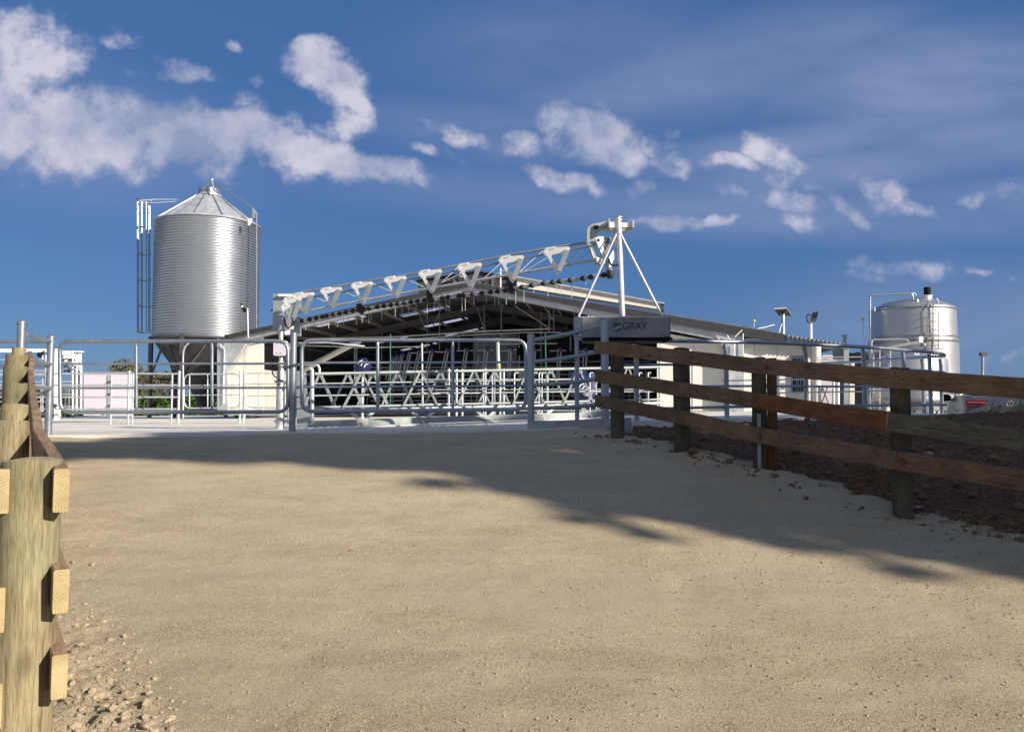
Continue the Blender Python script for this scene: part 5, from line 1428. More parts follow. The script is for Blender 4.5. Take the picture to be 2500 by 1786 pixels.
cc_ = P(1975, 777, 30); MB().poly([cc_ + Vector((.09 * math.cos(q_), 0, .16 * math.sin(q_))) for q_ in [2 * math.pi * k / 14 for k in range(14)]], .02, 6, closed=True).build('cable_loop', 'black', fo)
for (px, py, yb, tx, dd, lab, nm) in ((1841, 783.5, 799, 1841, 29, 'round yellow marker ball on a short stick above the shed roof', 'marker_ball'), (2106.5, 779.5, 842, 2110, 31, 'round yellow ball on a tall thin white rod left of the steel tanks', 'marker_ball')):
    q_ = thing(nm, lab, 'marker', P(tx, yb, dd))
    MB().ball(P(px, py, dd), .055 if px < 2000 else .06, 12, 8).build('ball', 'yellow', q_)
    MB().tube(P(px, py + 3, dd), P(tx, yb, dd), .02 if px > 2000 else .012, 6).build('rod', 'plate', q_)
o = tag(MB().poly([P(1850, 802, 29.3), P(1870, 798, 29.5), P(1891, 792, 29.7)], .014, 6).build('wire_stay', 'galv_white', None), 'thin bare wire stay sloping above the roof next to the solar panel', 'wire')
vp = thing('vent_pipe', 'grey steel vent pipe with small cap at the far right end of the shed', 'pipe', P(2062, 880, 31))
MB().tube(P(2063, 1000, 31), P(2062, 819, 31), .07, 12).build('pipe_tube', 'galv_dull', vp); MB().box(P(2062, 818.5, 31), (.2, .12, .04)).build('cap', 'galv_dull', vp, False)

# ------------------------------------------------------------------ milk tanks
TD = 31.; tx_ = (2231 - 1250) / F * TD
TR = 97 / F * TD; TC = Vector((tx_, TD, CZ))
tk = thing('milk_tank', 'tall stainless milk tank with domed top and ladder at the right', 'tank', Vector((tx_, TD, CZ - .3)))
zt_ = 3.92
MB().lathe([(TR * 1.02, -.4), (TR * 1.02, 2.63), (TR * 1.0, 2.66), (TR * .985, zt_)], TC, 72, cap=False).build('tank_shell', 'steel', tk)
MB().lathe([(TR * .985, zt_), (TR * .96, zt_ + .06), (TR * .6, zt_ + .34), (TR * .25, zt_ + .46), (.001, zt_ + .49)], TC, 72, cap=False).build('domed_top', 'steel', tk)
for z0_, r_, h_ in ((2.62, 1.022, .07), (2.80, 1.0, .05), (zt_ - .03, .992, .05), (.62, 1.024, .07)):
    MB().lathe([(TR * r_, -h_), (TR * r_ + .015, -h_ * .5), (TR * r_ + .015, h_ * .5), (TR * r_, h_)], TC + Vector((0, 0, z0_)), 72, cap=False).build('tank_band', 'steel_band', tk)
def KP(px, py, dd=-TR - .15): return P(px, py, TD + dd)
MB().poly(rounded([KP(2124, 905, -.6), KP(2124, 721, -.6), KP(2222, 716, -1.0), KP(2229, 719, -1.0), KP(2229, 733, -1.0)], .12), .034, 8).build('fill_pipe', 'steel', tk)
MB().poly([KP(2226, 716, -1.), KP(2233, 715, -1), KP(2238, 721, -1)], .018, 6).build('thin_loop', 'galv_white', tk)
MB().poly(rounded([KP(2232, 727, -.9), KP(2249, 729, -1.1), KP(2250, 745, -1.3)], .1), .03, 6).build('short_pipe', 'steel_band', tk)
ml = MB().lathe([(.17, -.30), (.17, 0), (.2, .02)], KP(2263.5, 722, -.7), 16); ml.build('agitator_base', 'galv_white', tk)
ml = MB().lathe([(.12, -.10), (.125, .0), (.125, .22), (.05, .24)], KP(2264, 715, -.7), 16); ml.build('agitator_motor', 'black', tk)
for (xa, xb, y0_, y1_) in ((2264, 2291, 732, 851), (2250, 2278, 745, 848)):
    for px in (xa, xb): MB().tube(KP(px, y0_), KP(px, y1_), .016, 6).build('ladder_stile', 'steel_band', tk)
    n_ = 6
    for k in range(n_): yy = y0_ + 33 + k * 19.5 + (6 if xa < 2260 else 0); (MB().tube(KP(xa, yy), KP(xb, yy), .014, 6).build('ladder_rung', 'steel_band', tk) if yy < y1_ else None)
MB().poly(rounded([KP(2280, 745), KP(2286, 728), KP(2291, 733), KP(2291, 760)], .05), .018, 6).build('ladder_handle', 'steel', tk)
MB().poly([KP(2294, 740, -.8), KP(2312, 741, -.5), KP(2329, 744, -.1)], .014, 6).build('top_rail', 'steel_band', tk)
MB().poly([KP(2294, 745, -.8), KP(2312, 746, -.5), KP(2328, 748, -.1)], .012, 6).build('top_rail', 'steel_band', tk)
MB().tube(KP(2134, 751, -.5), KP(2134, 760, -.5), .05, 8).build('lifting_lug', 'steel', tk)
ml = MB().lathe([(.09, -.12), (.11, .0), (.05, .12)], KP(2238, 737, -1.1), 12); ml.build('breather', 'steel', tk)
for k, px in enumerate((2268, 2275, 2284, 2253)): MB().ball(KP(px, 745, -1.0), .035, 8, 5).build('fitting', 'plate', tk)

VD = 25.5; VR = 84 / F * VD; VC = Vector(((2221 - 1250) / F * VD, VD, CZ))
vt = thing('milk_vat', 'lower squat stainless vat with shallow cone top standing in front of the tall tank', 'tank', Vector((VC.x, VD, CZ - .3)))
MB().lathe([(VR, .22), (VR * 1.0, 1.52), (VR * .97, 1.6)], VC, 64, cap=False).build('tank_shell', 'steel', vt)
MB().lathe([(VR * .99, 1.52), (VR * .97, 1.62), (VR * .5, 1.82), (.001, 1.92)], VC, 64, cap=False).build('cone_top', 'steel', vt)
MB().lathe([(VR * 1.005, .18), (VR * 1.012, .2), (VR * 1.012, .34), (VR * 1.005, .36)], VC, 64, cap=False).build('tank_band', 'steel_band', vt)
MB().lathe([(VR * .97, -.06), (VR * .98, .20)], VC, 64, cap=True).build('skirt', 'steel_band', vt)
for k in range(8):
    a_ = 2 * math.pi * k / 8 + .2; MB().tube(VC + Vector((VR * .9 * math.cos(a_), VR * .9 * math.sin(a_), -.4)), VC + Vector((VR * .9 * math.cos(a_), VR * .9 * math.sin(a_), .0)), .05, 8).build('foot', 'galv_bright', vt)
def VP(px, py, dd=-VR - .1): return P(px, py, VD + dd)
MB().poly(rounded([VP(2127, 870, -.3), VP(2127, 829, -.3), VP(2216, 828, -.5), VP(2218, 842, -.5)], .1), .035, 8).build('fill_pipe', 'steel', vt)
MB().poly(rounded([VP(2131, 960, -.6), VP(2131, 858, -.6), VP(2165, 850, -.9), VP(2192, 844, -.9), VP(2246, 834, -.9)], .12), .045, 8).build('wash_pipe', 'steel', vt)
MB().box(VP(2247, 829, -.9), (.13, .1, .2)).build('valve_box', 'plate', vt, False)
MB().ball(VP(2256, 841, -.8), .06, 8, 6).build('valve', 'steel_band', vt); MB().tube(VP(2250, 846, -.9), VP(2250, 830, -.9), .03, 8).build('valve_stem', 'dark', vt)
MB().poly([VP(2280, 852, -.8), VP(2307, 850, -.6)], .012, 6).build('handle', 'dark', vt)
for px in (2148, 2174): MB().tube(VP(px, 855), VP(px, 1000), .012, 6).build('sight_tube', 'plate', vt)
mb = MB(); mb.ring_plate([VP(2233, 866), VP(2245, 866), VP(2243, 857), VP(2235, 857)], [VP(2236, 864), VP(2242, 864), VP(2241, 860), VP(2237, 860)], Vector((0, .03, 0))); mb.build('lid_clamp', 'plate', vt, False)
MB().prism([VP(2166, 1003, -VR - .3), VP(2186, 1003, -VR - .3), VP(2186, 993, -VR - .3), VP(2166, 993, -VR - .3)], Vector((0, .1, 0))).build('control_plate', 'plate', vt, False)

# far slim pole
o = tag(MB().tube(P(2398, 985, 60), P(2399, 866, 60), .10, 8).build('utility_pole', 'galv_dull', None), 'slim grey pole with a small bracket far behind the car at the right', 'pole')
MB().box(P(2401, 864, 60), (.5, .3, .25)).build('bracket', 'dark', o, False)

# ------------------------------------------------------------------ car
cardir = Vector((math.sin(R(24)), math.cos(R(24)), 0)); carx = Vector((cardir.y, -cardir.x, 0))
rear = P(2464, 985, 17.0); CG = CZ - .76
co = Vector((rear.x, rear.y, CG)) - cardir * 0
ct = thing('parked_car', 'silver hatchback parked tail-on beyond the soil heap behind the brown fence', 'car', co)
def CP(x, y, z): return co + carx * x + cardir * y + Vector((0, 0, z))
secs = [(0.0, .80, .32, 1.02, .62), (.12, .86, .26, 1.06, .70), (.5, .9, .2, 1.08, .8), (1.2, .91, .2, 1.08, .82), (2.4, .91, .2, 1.02, .82), (3.0, .91, .2, .98, .82), (3.7, .88, .22, .92, .74), (4.1, .82, .28, .82, .6), (4.25, .70, .35, .70, .5)]
def loft(secs_, prof_, name, mat, parent, capm=True):
    m = MB(); vs = []; k = len(prof_(secs_[0]))
    for s_ in secs_: vs += [CP(x, s_[0], z) for x, z in prof_(s_)]
    fs = []
    for i in range(len(secs_) - 1):
        for j in range(k): fs.append((i * k + j, i * k + (j + 1) % k, (i + 1) * k + (j + 1) % k, (i + 1) * k + j))
    fs.append(tuple(range(k - 1, -1, -1))); fs.append(tuple((len(secs_) - 1) * k + j for j in range(k)))
    m.add(vs, fs); return m.build(name, mat, parent)
def bprof(s_):
    _, w, z0, z1, tw = s_
    zs = z0; return [(-w * .9, zs), (-w, zs + .12), (-w, zs + .42), (-w * .985, z1 - .18), (-tw - .06, z1 - .02), (-tw * .5, z1 + .012), (0, z1 + .015), (tw * .5, z1 + .012), (tw + .06, z1 - .02), (w * .985, z1 - .18), (w, zs + .42), (w, zs + .12), (w * .9, zs)]
body = loft(secs, bprof, 'body', 'carpaint', ct)
gs = [(.08, .70, .98, 1.06, .62), (.42, .74, 1.0, 1.36, .58), (.8, .76, 1.0, 1.45, .58), (1.8, .77, 1.0, 1.47, .6), (2.4, .75, .98, 1.38, .56), (3.1, .70, .95, 1.0, .5)]
def gprof(s_):
    _, w, z0, z1, tw = s_; return [(-w, z0), (-tw, z1 - .04), (-tw * .85, z1), (0, z1 + .01), (tw * .85, z1), (tw, z1 - .04), (w, z0)]
loft(gs, gprof, 'glasshouse', 'glass', ct)
rs = [(.30, .55, 1.32, 1.36, .55), (.8, .60, 1.42, 1.475, .60), (1.8, .62, 1.44, 1.495, .62), (2.3, .58, 1.38, 1.42, .58)]
loft(rs, gprof, 'roof', 'carpaint', ct)
for sgn in (-1, 1):
    tl = [CP(sgn * .84, -.02, .96), CP(sgn * .40, -.06, .94), CP(sgn * .46, -.06, .845), CP(sgn * .82, -.03, .80)]
    lt = MB().prism(tl, cardir * .1).build('taillight', 'red', ct, False)
    MB().prism([CP(sgn * .80, -.035, .905), CP(sgn * .44, -.07, .895), CP(sgn * .44, -.07, .885), CP(sgn * .80, -.035, .895)], cardir * .02).build('light_strip', 'plate', lt, False)
    for y_ in (.75, 3.45):
        c_ = CP(sgn * .82, y_, .31); w_ = MB().tube(c_ - carx * .1 * 1, c_ + carx * .1, .31, 24).build('wheel', 'rubber', ct)
        MB().tube(c_ + carx * sgn * .09, c_ + carx * sgn * .11, .2, 16).build('rim', 'galv_bright', w_)
    mr_ = MB(); mr_.ball(CP(sgn * 1.02, 2.15, 1.03), .13, 12, 8, (1.1, .6, .7)); mr_.beam(CP(sgn * .80, 2.1, .96), CP(sgn * .98, 2.15, .99), .05, .04); mr_.build('mirror', 'black', ct)
MB().prism([CP(-.62, -.045, .60), CP(.62, -.045, .60), CP(.62, -.045, .585), CP(-.62, -.045, .585)], cardir * .05).build('hatch_gap', 'black', ct, False)
MB().prism([CP(-.26, -.05, .57), CP(.26, -.05, .57), CP(.26, -.05, .44), CP(-.26, -.05, .44)], cardir * .06).build('number_plate', 'plate', ct, False)
add_text('plate_number', '303', CP(.03, -.054, .455), carx, .12, 'letter', ct, .001)
for px in (-.60, .5): MB().prism([CP(px - .07, -.045, .57), CP(px + .07, -.045, .575), CP(px + .04, -.045, .51)], cardir * .05).build('reflector', 'plate', ct, False)
em = MB().poly([CP(.0 + .062 * math.cos(a_), -.045, .86 + .062 * math.sin(a_)) for a_ in [2 * math.pi * k / 24 for k in range(24)]], .007, 6, closed=True).build('emblem', 'galv_bright', ct)
e = MB(); e.tube(CP(0, -.03, .86), CP(0, -.04, .86), .058, 20); e.build('emblem_disc', 'black', em)
def es(a_, b_): return MB().tube(CP(a_[0], -.046, .86 + a_[1]), CP(b_[0], -.046, .86 + b_[1]), .006, 5)
for a_, b_ in (((-.025, .05), (0, .005)), ((0, .005), (.025, .05)), ((-.05, .02), (-.022, -.05)), ((-.022, -.05), (0, -.008)), ((0, -.008), (.022, -.05)), ((.022, -.05), (.05, .02))): es(a_, b_).build('emblem_stroke', 'galv_bright', em)

# cream slatted frame stack and wire between tank and car
ps = thing('pallet_stack', 'pale slatted frame leaning between the vat and the silver car', 'pallet', P(2340, 990, 22))
for k in range(5):
    MB().beam(P(2334, 966 + k * 3.2, 22), P(2374, 970 + k * 3.2, 22), .04, .025).build('slat', 'straw', ps, False)
for px in (2333, 2352, 2370): MB().beam(P(px, 960, 22.05), P(px - 6, 990, 22.05), .03, .03, Vector((0, 1, 0))).build('upright', 'dark', ps, False)

# ------------------------------------------------------------------ white panel hut, drafting unit, hedge, tree
HD = 24.
hut = thing('white_hut', 'low white panel hut with a door, standing left of the silo behind the yard rails', 'hut', P(255, 1015, HD))
def HP(px, py, dd=0): return P(px, py, HD + dd)
for (a_, b_) in ((204, 261), (261, 314)):
    MB().prism([HP(a_ + .3, 1014), HP(b_ - .3, 1014), HP(b_ - .3, 909), HP(a_ + .3, 909)], Vector((0, .1, 0))).build('wall_panel', 'lilac', hut, False)
MB().prism([HP(203, 909, -.05), HP(315, 909, -.05), HP(315, 906.5, -.05), HP(203, 906.5, -.05)], Vector((0, .5, 0))).build('roof', 'galv_dull', hut, False)
for px in (204, 314): MB().prism([HP(px - .6, 1014, .1), HP(px + .6, 1014, .1), HP(px + .6, 909, .1), HP(px - .6, 909, .1)], Vector((0, .3, 0))).build('side_wall', 'lilac', hut, False)
MB().prism([HP(262, 1012, -.03), HP(271, 1012, -.03), HP(271, 915, -.03), HP(262, 915, -.03)], Vector((0, .03, 0))).build('door_frame', 'galv_bright', hut, False)
for y in (932, 962, 990): MB().box(HP(266, y, -.06), (.08, .03, .05)).build('hinge', 'dark', hut, False)

DU = 22.8
du = thing('drafting_unit', 'cattle drafting crate with white cabinet and black hoses behind the left posts', 'drafting crate', P(160, 1015, DU))
def UP(px, py, dd=0): return P(px, py, DU + dd)
MB().beam(UP(-120, 855.5), UP(140, 855.5), .06, .10).build('top_beam', 'galv_white', du, False)
MB().prism([UP(155, 893, .3), UP(194, 893, .3), UP(194, 858, .3), UP(155, 858, .3)], Vector((0, .12, 0))).build('cabinet', 'white', du, False)
MB().prism([UP(152, 859, .2), UP(196, 859, .2), UP(196, 856, .2), UP(152, 856, .2)], Vector((0, .2, 0))).build('cabinet_roof', 'galv_white', du, False)
MB().box(UP(175, 878, .2), (.17, .08, .06)).build('actuator', 'black', du, False)
for pts in (((156, 897), (160, 892), (166, 898), (168, 905)), ((156, 908), (163, 903), (168, 908), (172, 903)), ((152, 880), (160, 876), (170, 879)), ((180, 885), (176, 892), (186, 896))):
    MB().poly(smooth_path([UP(a_, b_, -.1) for a_, b_ in pts]), .018, 6).build('hose', 'black', du)
for (x1_, r_) in ((187, .026), (198, .03)):
    MB().poly(rounded([UP(143, 861 + (x1_ - 187) * .25), UP(x1_, 861 + (x1_ - 187) * .25), UP(x1_, 1003)], .35), r_, 10).build('loop_rail', 'galv_white', du)
MB().poly(rounded([UP(143, 871, .6), UP(193, 871, .6), UP(193, 1003, .6)], .3), .022, 8).build('loop_rail', 'galv_bright', du)
for px, w_ in ((183, 8), (194, 7)):
    MB().prism([UP(px - w_ / 2, 1005, .3), UP(px + w_ / 2, 1005, .3), UP(px + w_ / 2, 905, .3), UP(px - w_ / 2, 905, .3)], Vector((0, .08, 0))).build('dark_post', 'charcoal', du, False)
for px in (113.5, 134, 139, 177.5): MB().tube(UP(px, 858 if px > 120 else 866), UP(px, 1012), .035 if px < 150 else .022, 8).build('upright', 'galv_white', du)
for y in (878, 905, 915, 931, 948, 962, 980): MB().tube(UP(-120, y), UP(113, y + random.uniform(-1, 1)), .02, 8).build('crate_rail', 'galv_bright', du)
for y in (900, 931, 962, 992): MB().tube(UP(143, y), UP(190, y), .018, 8).build('crate_rail', 'galv_bright', du)
for (px, y0_) in ((104, 918), (100, 950), (160, 950), (168, 950)): MB().tube(UP(px, y0_, .8), UP(px, 1008, .8), .025, 8).build('upright', 'galv_bright', du)
MB().prism([UP(132, 1025, -1), UP(141, 1025, -1), UP(141, 992, -1), UP(132, 992, -1)], Vector((0, .15, 0))).build('base_plate', 'galv_white', du, False)
MB().tube(UP(118, 986, -1), UP(138, 992, -1), .06, 8).build('latch_block', 'dark', du)
sp = thing('spot_light', 'small black spotlight clamped under the long white beam at the far left', 'lamp', UP(102, 870, -.2))
mb = MB(); mb.ball(UP(98, 866, -.2), .085, 10, 7); mb.build('lamp_head', 'black', sp); MB().beam(UP(100, 864, -.2), UP(108, 858, -.2), .05, .05).build('arm', 'black', sp, False); MB().tube(UP(104, 868, -.2), UP(104, 877, -.2), .015, 6).build('stem', 'galv_white', sp)


def leafball(cx, cy, cz, rx, ry, rz, n, size, seedv=0, shell=.35, lumps=5):
    """many small leaf-clump quads spread through a lumpy volume"""
    rnd = random.Random(seedv); vs = []; fs = []
    cl_ = [(rnd.uniform(-.6, .6) * rx, rnd.uniform(-.6, .6) * ry, rnd.uniform(-.5, .6) * rz, rnd.uniform(.35, .6)) for _ in range(lumps)]
    for i in range(n):
        lx, ly, lz, lr = rnd.choice(cl_)
        while True:
            a = Vector((rnd.uniform(-1, 1), rnd.uniform(-1, 1), rnd.uniform(-1, 1)))
            if shell < a.length < 1: break
        a *= 1 + .12 * rnd.random()
        p = Vector((cx + lx + a.x * rx * lr, cy + ly + a.y * ry * lr, cz + lz + a.z * rz * lr))
        u = Vector((rnd.gauss(0, 1), rnd.gauss(0, 1), rnd.gauss(0, 1))).normalized(); w = u.orthogonal().normalized(); w.rotate(Matrix.Rotation(rnd.uniform(0, 6.28), 3, u))
        s_ = size * rnd.uniform(.5, 1.3); o_ = len(vs); b = u.cross(w)
        vs += [p + w * s_, p + b * s_ * .45, p - w * s_, p - b * s_ * .45]; fs.append((o_, o_ + 1, o_ + 2, o_ + 3))
    return vs, fs


def tree(label, base, h, rx, crown0, n, size, mat, name='tree', seedv=1, trunk_r=.25, group=None, lumps=7):
    t = thing(name, label, 'tree', base, group)
    MB().poly([base, base + Vector((.1, 0, h * .35)), base + Vector((-.05, .1, h * .75))], trunk_r, 10, r2=trunk_r * .35).build('trunk', 'bark', t)
    rnd = random.Random(seedv)
    for k in range(5):
        a_ = rnd.uniform(0, 6.28); z_ = h * rnd.uniform(.3, .6)
        MB().poly([base + Vector((0, 0, z_)), base + Vector((math.cos(a_) * rx * .35, math.sin(a_) * rx * .35, z_ + h * .12)), base + Vector((math.cos(a_) * rx * .7, math.sin(a_) * rx * .7, z_ + h * .22))], trunk_r * .3, 6, r2=.02).build('limb', 'bark', t)
    zc = (crown0 + h) / 2; m = MB(); v_, f_ = leafball(base.x, base.y, base.z + zc, rx, rx, (h - crown0) / 2, n, size, seedv, .3, lumps); m.add(v_, f_)
    m.build('crown', mat, t, False); return t


tb = P(352, 1010, 60)
tree('ragged olive-green tree with bare branches showing between the hut and the silo legs', Vector((P(352, 0, 60).x, 60, CZ - .8)), 4.5, 1.9, 1.0, 1600, .16, 'leaf_dry', seedv=3, trunk_r=.16)
tree('low spreading olive-brown tree glimpsed between the silo legs', Vector((P(402, 0, 64).x, 64, CZ - .8)), 4.0, 2.4, .8, 1800, .16, 'leaf_dry', seedv=5, trunk_r=.16)
hd = thing('hedge', 'clipped dark green hedge along the back, seen below the silo hopper', 'hedge', P(380, 1010, 50))
def hedge_mesh(x0, x1, z0, z1, yy, n, sd_):
    rnd = random.Random(sd_); vs = []; fs = []
    for i in range(n):
        p = Vector((rnd.uniform(x0, x1), yy + rnd.uniform(-.5, .5), CZ + z0 + (z1 - z0) * rnd.random() ** .9 + .12 * math.sin(rnd.uniform(x0, x1) * 2)))
        u = Vector((rnd.gauss(0, 1), rnd.gauss(0, 1) - .5, rnd.gauss(0, .6))).normalized(); w = u.orthogonal().normalized(); b = u.cross(w); s_ = rnd.uniform(.08, .22)
        o_ = len(vs); vs += [p + w * s_, p + b * s_ * .6, p - w * s_, p - b * s_ * .6]; fs.append((o_, o_ + 1, o_ + 2, o_ + 3))
    return vs, fs
hx0, hx1 = P(-300, 0, 50).x, P(620, 0, 50).x
m = MB(); m.add(*hedge_mesh(hx0, hx1, -.9, .78, 50, 15000, 4)); m.build('foliage', 'leaf_hedge', hd, False)
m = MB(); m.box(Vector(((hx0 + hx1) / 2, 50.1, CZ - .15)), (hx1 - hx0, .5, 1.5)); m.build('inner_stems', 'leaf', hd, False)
# green bushes behind the drafting unit and inside the shed's back openings
for (px, d, hh, r_, sd_, lab) in ((30, 46, 2.0, 2.2, 11, 'rounded green bush at the far left edge behind the drafting crate rails'), (165, 46, 2.3, 2.0, 12, 'rounded green bush seen through the drafting crate'), (830, 62, 4.4, 3.2, 13, 'green tree glimpsed through the openings in the back of the shed')):
    tree(lab, Vector((P(px, 0, d).x, d, CZ - .8)), hh, r_, .2, 1500, .14, 'leaf_hedge', 'bush' if sd_ < 13 else 'tree', sd_, .1)

# shelter trees out of frame to the right, whose shade lies across the top of the race
Sh = Vector((math.sin(SUN_AZ), -math.cos(SUN_AZ), 0)); Wp = Vector((math.cos(SUN_AZ), math.sin(SUN_AZ), 0))
TE = math.tan(SUN_EL); T0 = 17.
def sil(v, h, r, n, sd_, tt=T0, size=.33, rz=None, lumps=6):
    p = Sh * tt + Wp * v; return leafball(p.x, p.y, CZ + h + TE * tt, r, r, rz or r, n, size if r > .5 else size * .7, sd_, .0, lumps if r > .5 else 9)
trees = [
    ('dense dark shelter tree nearest the race, beyond the right fence', 7.2, [(7.0, 3.6, .95, 2600), (6.95, 2.0, 1.0, 2600), (7.0, .6, 1.0, 2600), (7.0, -.8, 1.0, 2400), (7.05, -2.2, 1.0, 2200), (7.2, -4., 1.1, 2200), (7.3, -6., 1.2, 2200), (6.6, 4.2, .7, 1300), (8.2, 3.4, .95, 2200), *[(v_, h_, .45, 620) for v_, h_ in ((6.25, -1.2), (6.2, -.6), (6.2, 0), (6.2, .6), (6.2, 1.2), (6.1, 1.8), (5.75, 2.4), (5.4, 2.85), (5.05, 3.25), (4.75, 3.6), (4.45, 3.85), (6.3, 2.5), (6.0, 3.1), (5.7, 3.6), (5.3, 4.0), (4.9, 4.15), (6.6, 3.2), (6.3, 3.9), (6.7, 2.0))], (5.62, .6, .2, 26), (5.6, -.3, .2, 26), (5.25, .2, .12, 12), (5.35, .5, .12, 12), (5.5, 1.4, .16, 16), (5.45, -.7, .14, 12)], T0),
    ('dense dark shelter tree in the middle of the row beyond the right fence', 9.8, [(9.4, 3.0, 1.05, 3200), (9.0, 1.2, 1.3, 2800), (9.0, -.6, 1.3, 2600), (9.2, -2.6, 1.4, 2600), (9.4, -5., 1.4, 2400), (10.8, 2.5, 1.05, 2600), (10.9, .7, 1.3, 2400), (11, -1.6, 1.5, 2400)], T0 + .8),
    ('dense dark shelter tree, third along the row beyond the right fence', 13.0, [(12.2, 2.5, 1.1, 2600), (13.2, 2.1, 1.0, 2400), (12.6, .3, 1.2, 2200), (12.8, -1.4, 1.3, 2200), (14.2, 1.9, 1.0, 2200), (14.3, 0., 1.2, 2000), (13.6, -3.2, 1.4, 2000)], T0 + 1.2),
    ('dense dark shelter tree at the far end of the row beyond the right fence', 17., [(15.7, 1.4, 1.0, 2200), (16., -.3, 1.3, 2000), (17.4, .9, 1.0, 1800), (17.6, -.6, 1.3, 1800), (19., .8, 1., 1500), (16.8, -2.6, 1.5, 1600)], T0 + 1.6)]
for k, (lab, v, blobs_, tt) in enumerate(trees):
    b_ = Sh * tt + Wp * v; b_ = Vector((b_.x, b_.y, CZ - 2.2))
    t = thing('shelter_tree', lab, 'tree', b_, 'shelter trees beyond the right fence')
    MB().poly([b_, b_ + Vector((0, 0, 4)), b_ + Vector((0, 0, 9))], .35, 10, r2=.12).build('trunk', 'bark', t)
    m = MB()
    for j, (vv, hh, rr_, n_) in enumerate(blobs_): m.add(*sil(vv, hh, rr_ * 1.15, int(n_ * 1.8), k * 20 + j, tt, .21))
    m.build('crown', 'leaf', t, False)

# ------------------------------------------------------------------ loose things on the ground
def ground_hit(px, py):
    for d in np.linspace(2, 16, 1400):
        p = P(px, py, d); g = race_z(p.x, d) if p.x < fence_x(d) else max(race(p.x, d), bank_z(p.x, d))
        if p.z - CZ <= g: return p
    return p

def rock(name, p, r, mat, parent=None, sd_=0, flat=.7):
    bm = bmesh.new(); bmesh.ops.create_icosphere(bm, subdivisions=3, radius=1)
    for v in bm.verts:
        q = v.co.copy(); f = 1 + .45 * mnoise.noise(q * 1.3 + Vector((sd_, 0, 0))) + .15 * mnoise.noise(q * 4 + Vector((0, sd_, 0)))
        v.co = Vector((q.x * f * r, q.y * f * r * .8, q.z * f * r * flat))
    me = bpy.data.meshes.new(name); bm.to_mesh(me); bm.free(); me.shade_smooth(); me.materials.append(MT[mat]); o = bpy.data.objects.new(name, me); COL.objects.link(o); o.location = p
    return o
for k, (px, py, d, r, lab) in enumerate(((2016, 1177, 6.55, .055, 'pale rounded rock, the larger of two at the foot of the brown fence'), (2046, 1184, 6.5, .042, 'smaller soil-coloured rock just right of the pale rounded rock'),
                                        (2200, 1226, 5.85, .06, 'flat stone at the foot of the fourth brown fence post'), (2242, 1230, 5.75, .04, 'small flat stone right of the fourth brown fence post'), (2268, 1100, 7.0, .05, 'grey stone lying in the dug soil behind the brown fence'))):
    o = rock('rock', ground_hit(px, py + 10) + Vector((0, 0, r * .25)), r, 'rock' if k != 1 else 'clod', None, k * 3.1, .75 if k < 2 else .4); tag(o, lab, 'rock')


def scatter(name, mat, pts, sizes, sd_, label=None, sub=0, flat=.6):
    rnd = random.Random(sd_); bm = bmesh.new(); bmesh.ops.create_icosphere(bm, subdivisions=1, radius=1)
    bv = [v.co.copy() for v in bm.verts]; bf = [[v.index for v in f.verts] for f in bm.faces]; bm.free()
    if sub == 0:
        bm = bmesh.new(); bmesh.ops.create_cube(bm, size=1.5); bv = [v.co.copy() for v in bm.verts]; bf = [[v.index for v in f.verts] for f in bm.faces]; bm.free()
    vs = []; fs = []
    for p, s_ in zip(pts, sizes):
        m = Matrix.Rotation(rnd.uniform(0, 6.3), 3, 'Z') @ Matrix.Rotation(rnd.uniform(-.5, .5), 3, 'X'); o_ = len(vs)
        sx_, sy_, sz_ = s_ * rnd.uniform(.7, 1.4), s_ * rnd.uniform(.6, 1.1), s_ * flat * rnd.uniform(.6, 1.3)
        for v in bv:
            q = Vector((v.x * sx_, v.y * sy_, v.z * sz_)) * rnd.uniform(.72, 1.18); vs.append(tuple((m @ q) + p))
        fs += [tuple(i + o_ for i in f) for f in bf]
    me = bpy.data.meshes.new(name); me.from_pydata(vs, [], fs); me.update(); me.materials.append(MT[mat]); o = bpy.data.objects.new(name, me); COL.objects.link(o); o['kind'] = 'stuff'
    if label: o['label'] = label
    return o


rnd = random.Random(5)
pts = []; sz = []
while len(pts) < 20000:
    y = 2.0 + 5.5 * rnd.random() ** 1.5; x = rnd.uniform(-.72 * y - .1, .7 * y)
    if x > fence_x(y): continue
    if fbm(x, y, 1.1, 3, 20) < rnd.uniform(-.6, .35) and rough_amt(x, y) < .3: continue
    s_ = .0016 + .0058 * rnd.random() ** 3.5
    pts.append(W(x, y, race_z(x, y) + s_ * .25)); sz.append(s_)
scatter('gravel', 'clod', pts, sz, 6, 'fine loose gravel scattered over the race')
pts = []; sz = []
while len(pts) < 2400:
    y = 2.1 + 3.4 * rnd.random() ** 1.3; x = rnd.uniform(-3, 0)
    if rnd.random() > rough_amt(x, y) * .9 - .12: continue
    s_ = .003 + .024 * rnd.random() ** 4.5
    pts.append(W(x, y, race_z(x, y) + s_ * .05)); sz.append(s_)
scatter('dirt_clods', 'clod', pts, sz, 8, 'dry beige dirt clods heaped along the foot of the left fence', 1, .7)
pts = []; sz = []
while len(pts) < 4500:
    y = rnd.uniform(3.2, 14.5); x = fence_x(min(y, 9.9)) + (rnd.uniform(-.08, 6) * rnd.random() if rnd.random() > .14 else rnd.gauss(-.1, .12))
    if x > 9.7 or y > y_front(x) + .0 or (y > 9.9 and x < 1.0): continue
    s_ = .006 + .045 * rnd.random() ** 6
    if x < fence_x(y) - .02: s_ *= .6
    pts.append(W(x, y, (bank_z(x, y) if x > fence_x(min(y, 9.9)) + .02 else race_z(x, y)) + s_ * .3)); sz.append(s_)
scatter('soil_clods', 'soil_clod', pts, sz, 9, 'dark broken soil clods on the bank behind the brown fence', 1, .75)
pts = []; sz = []
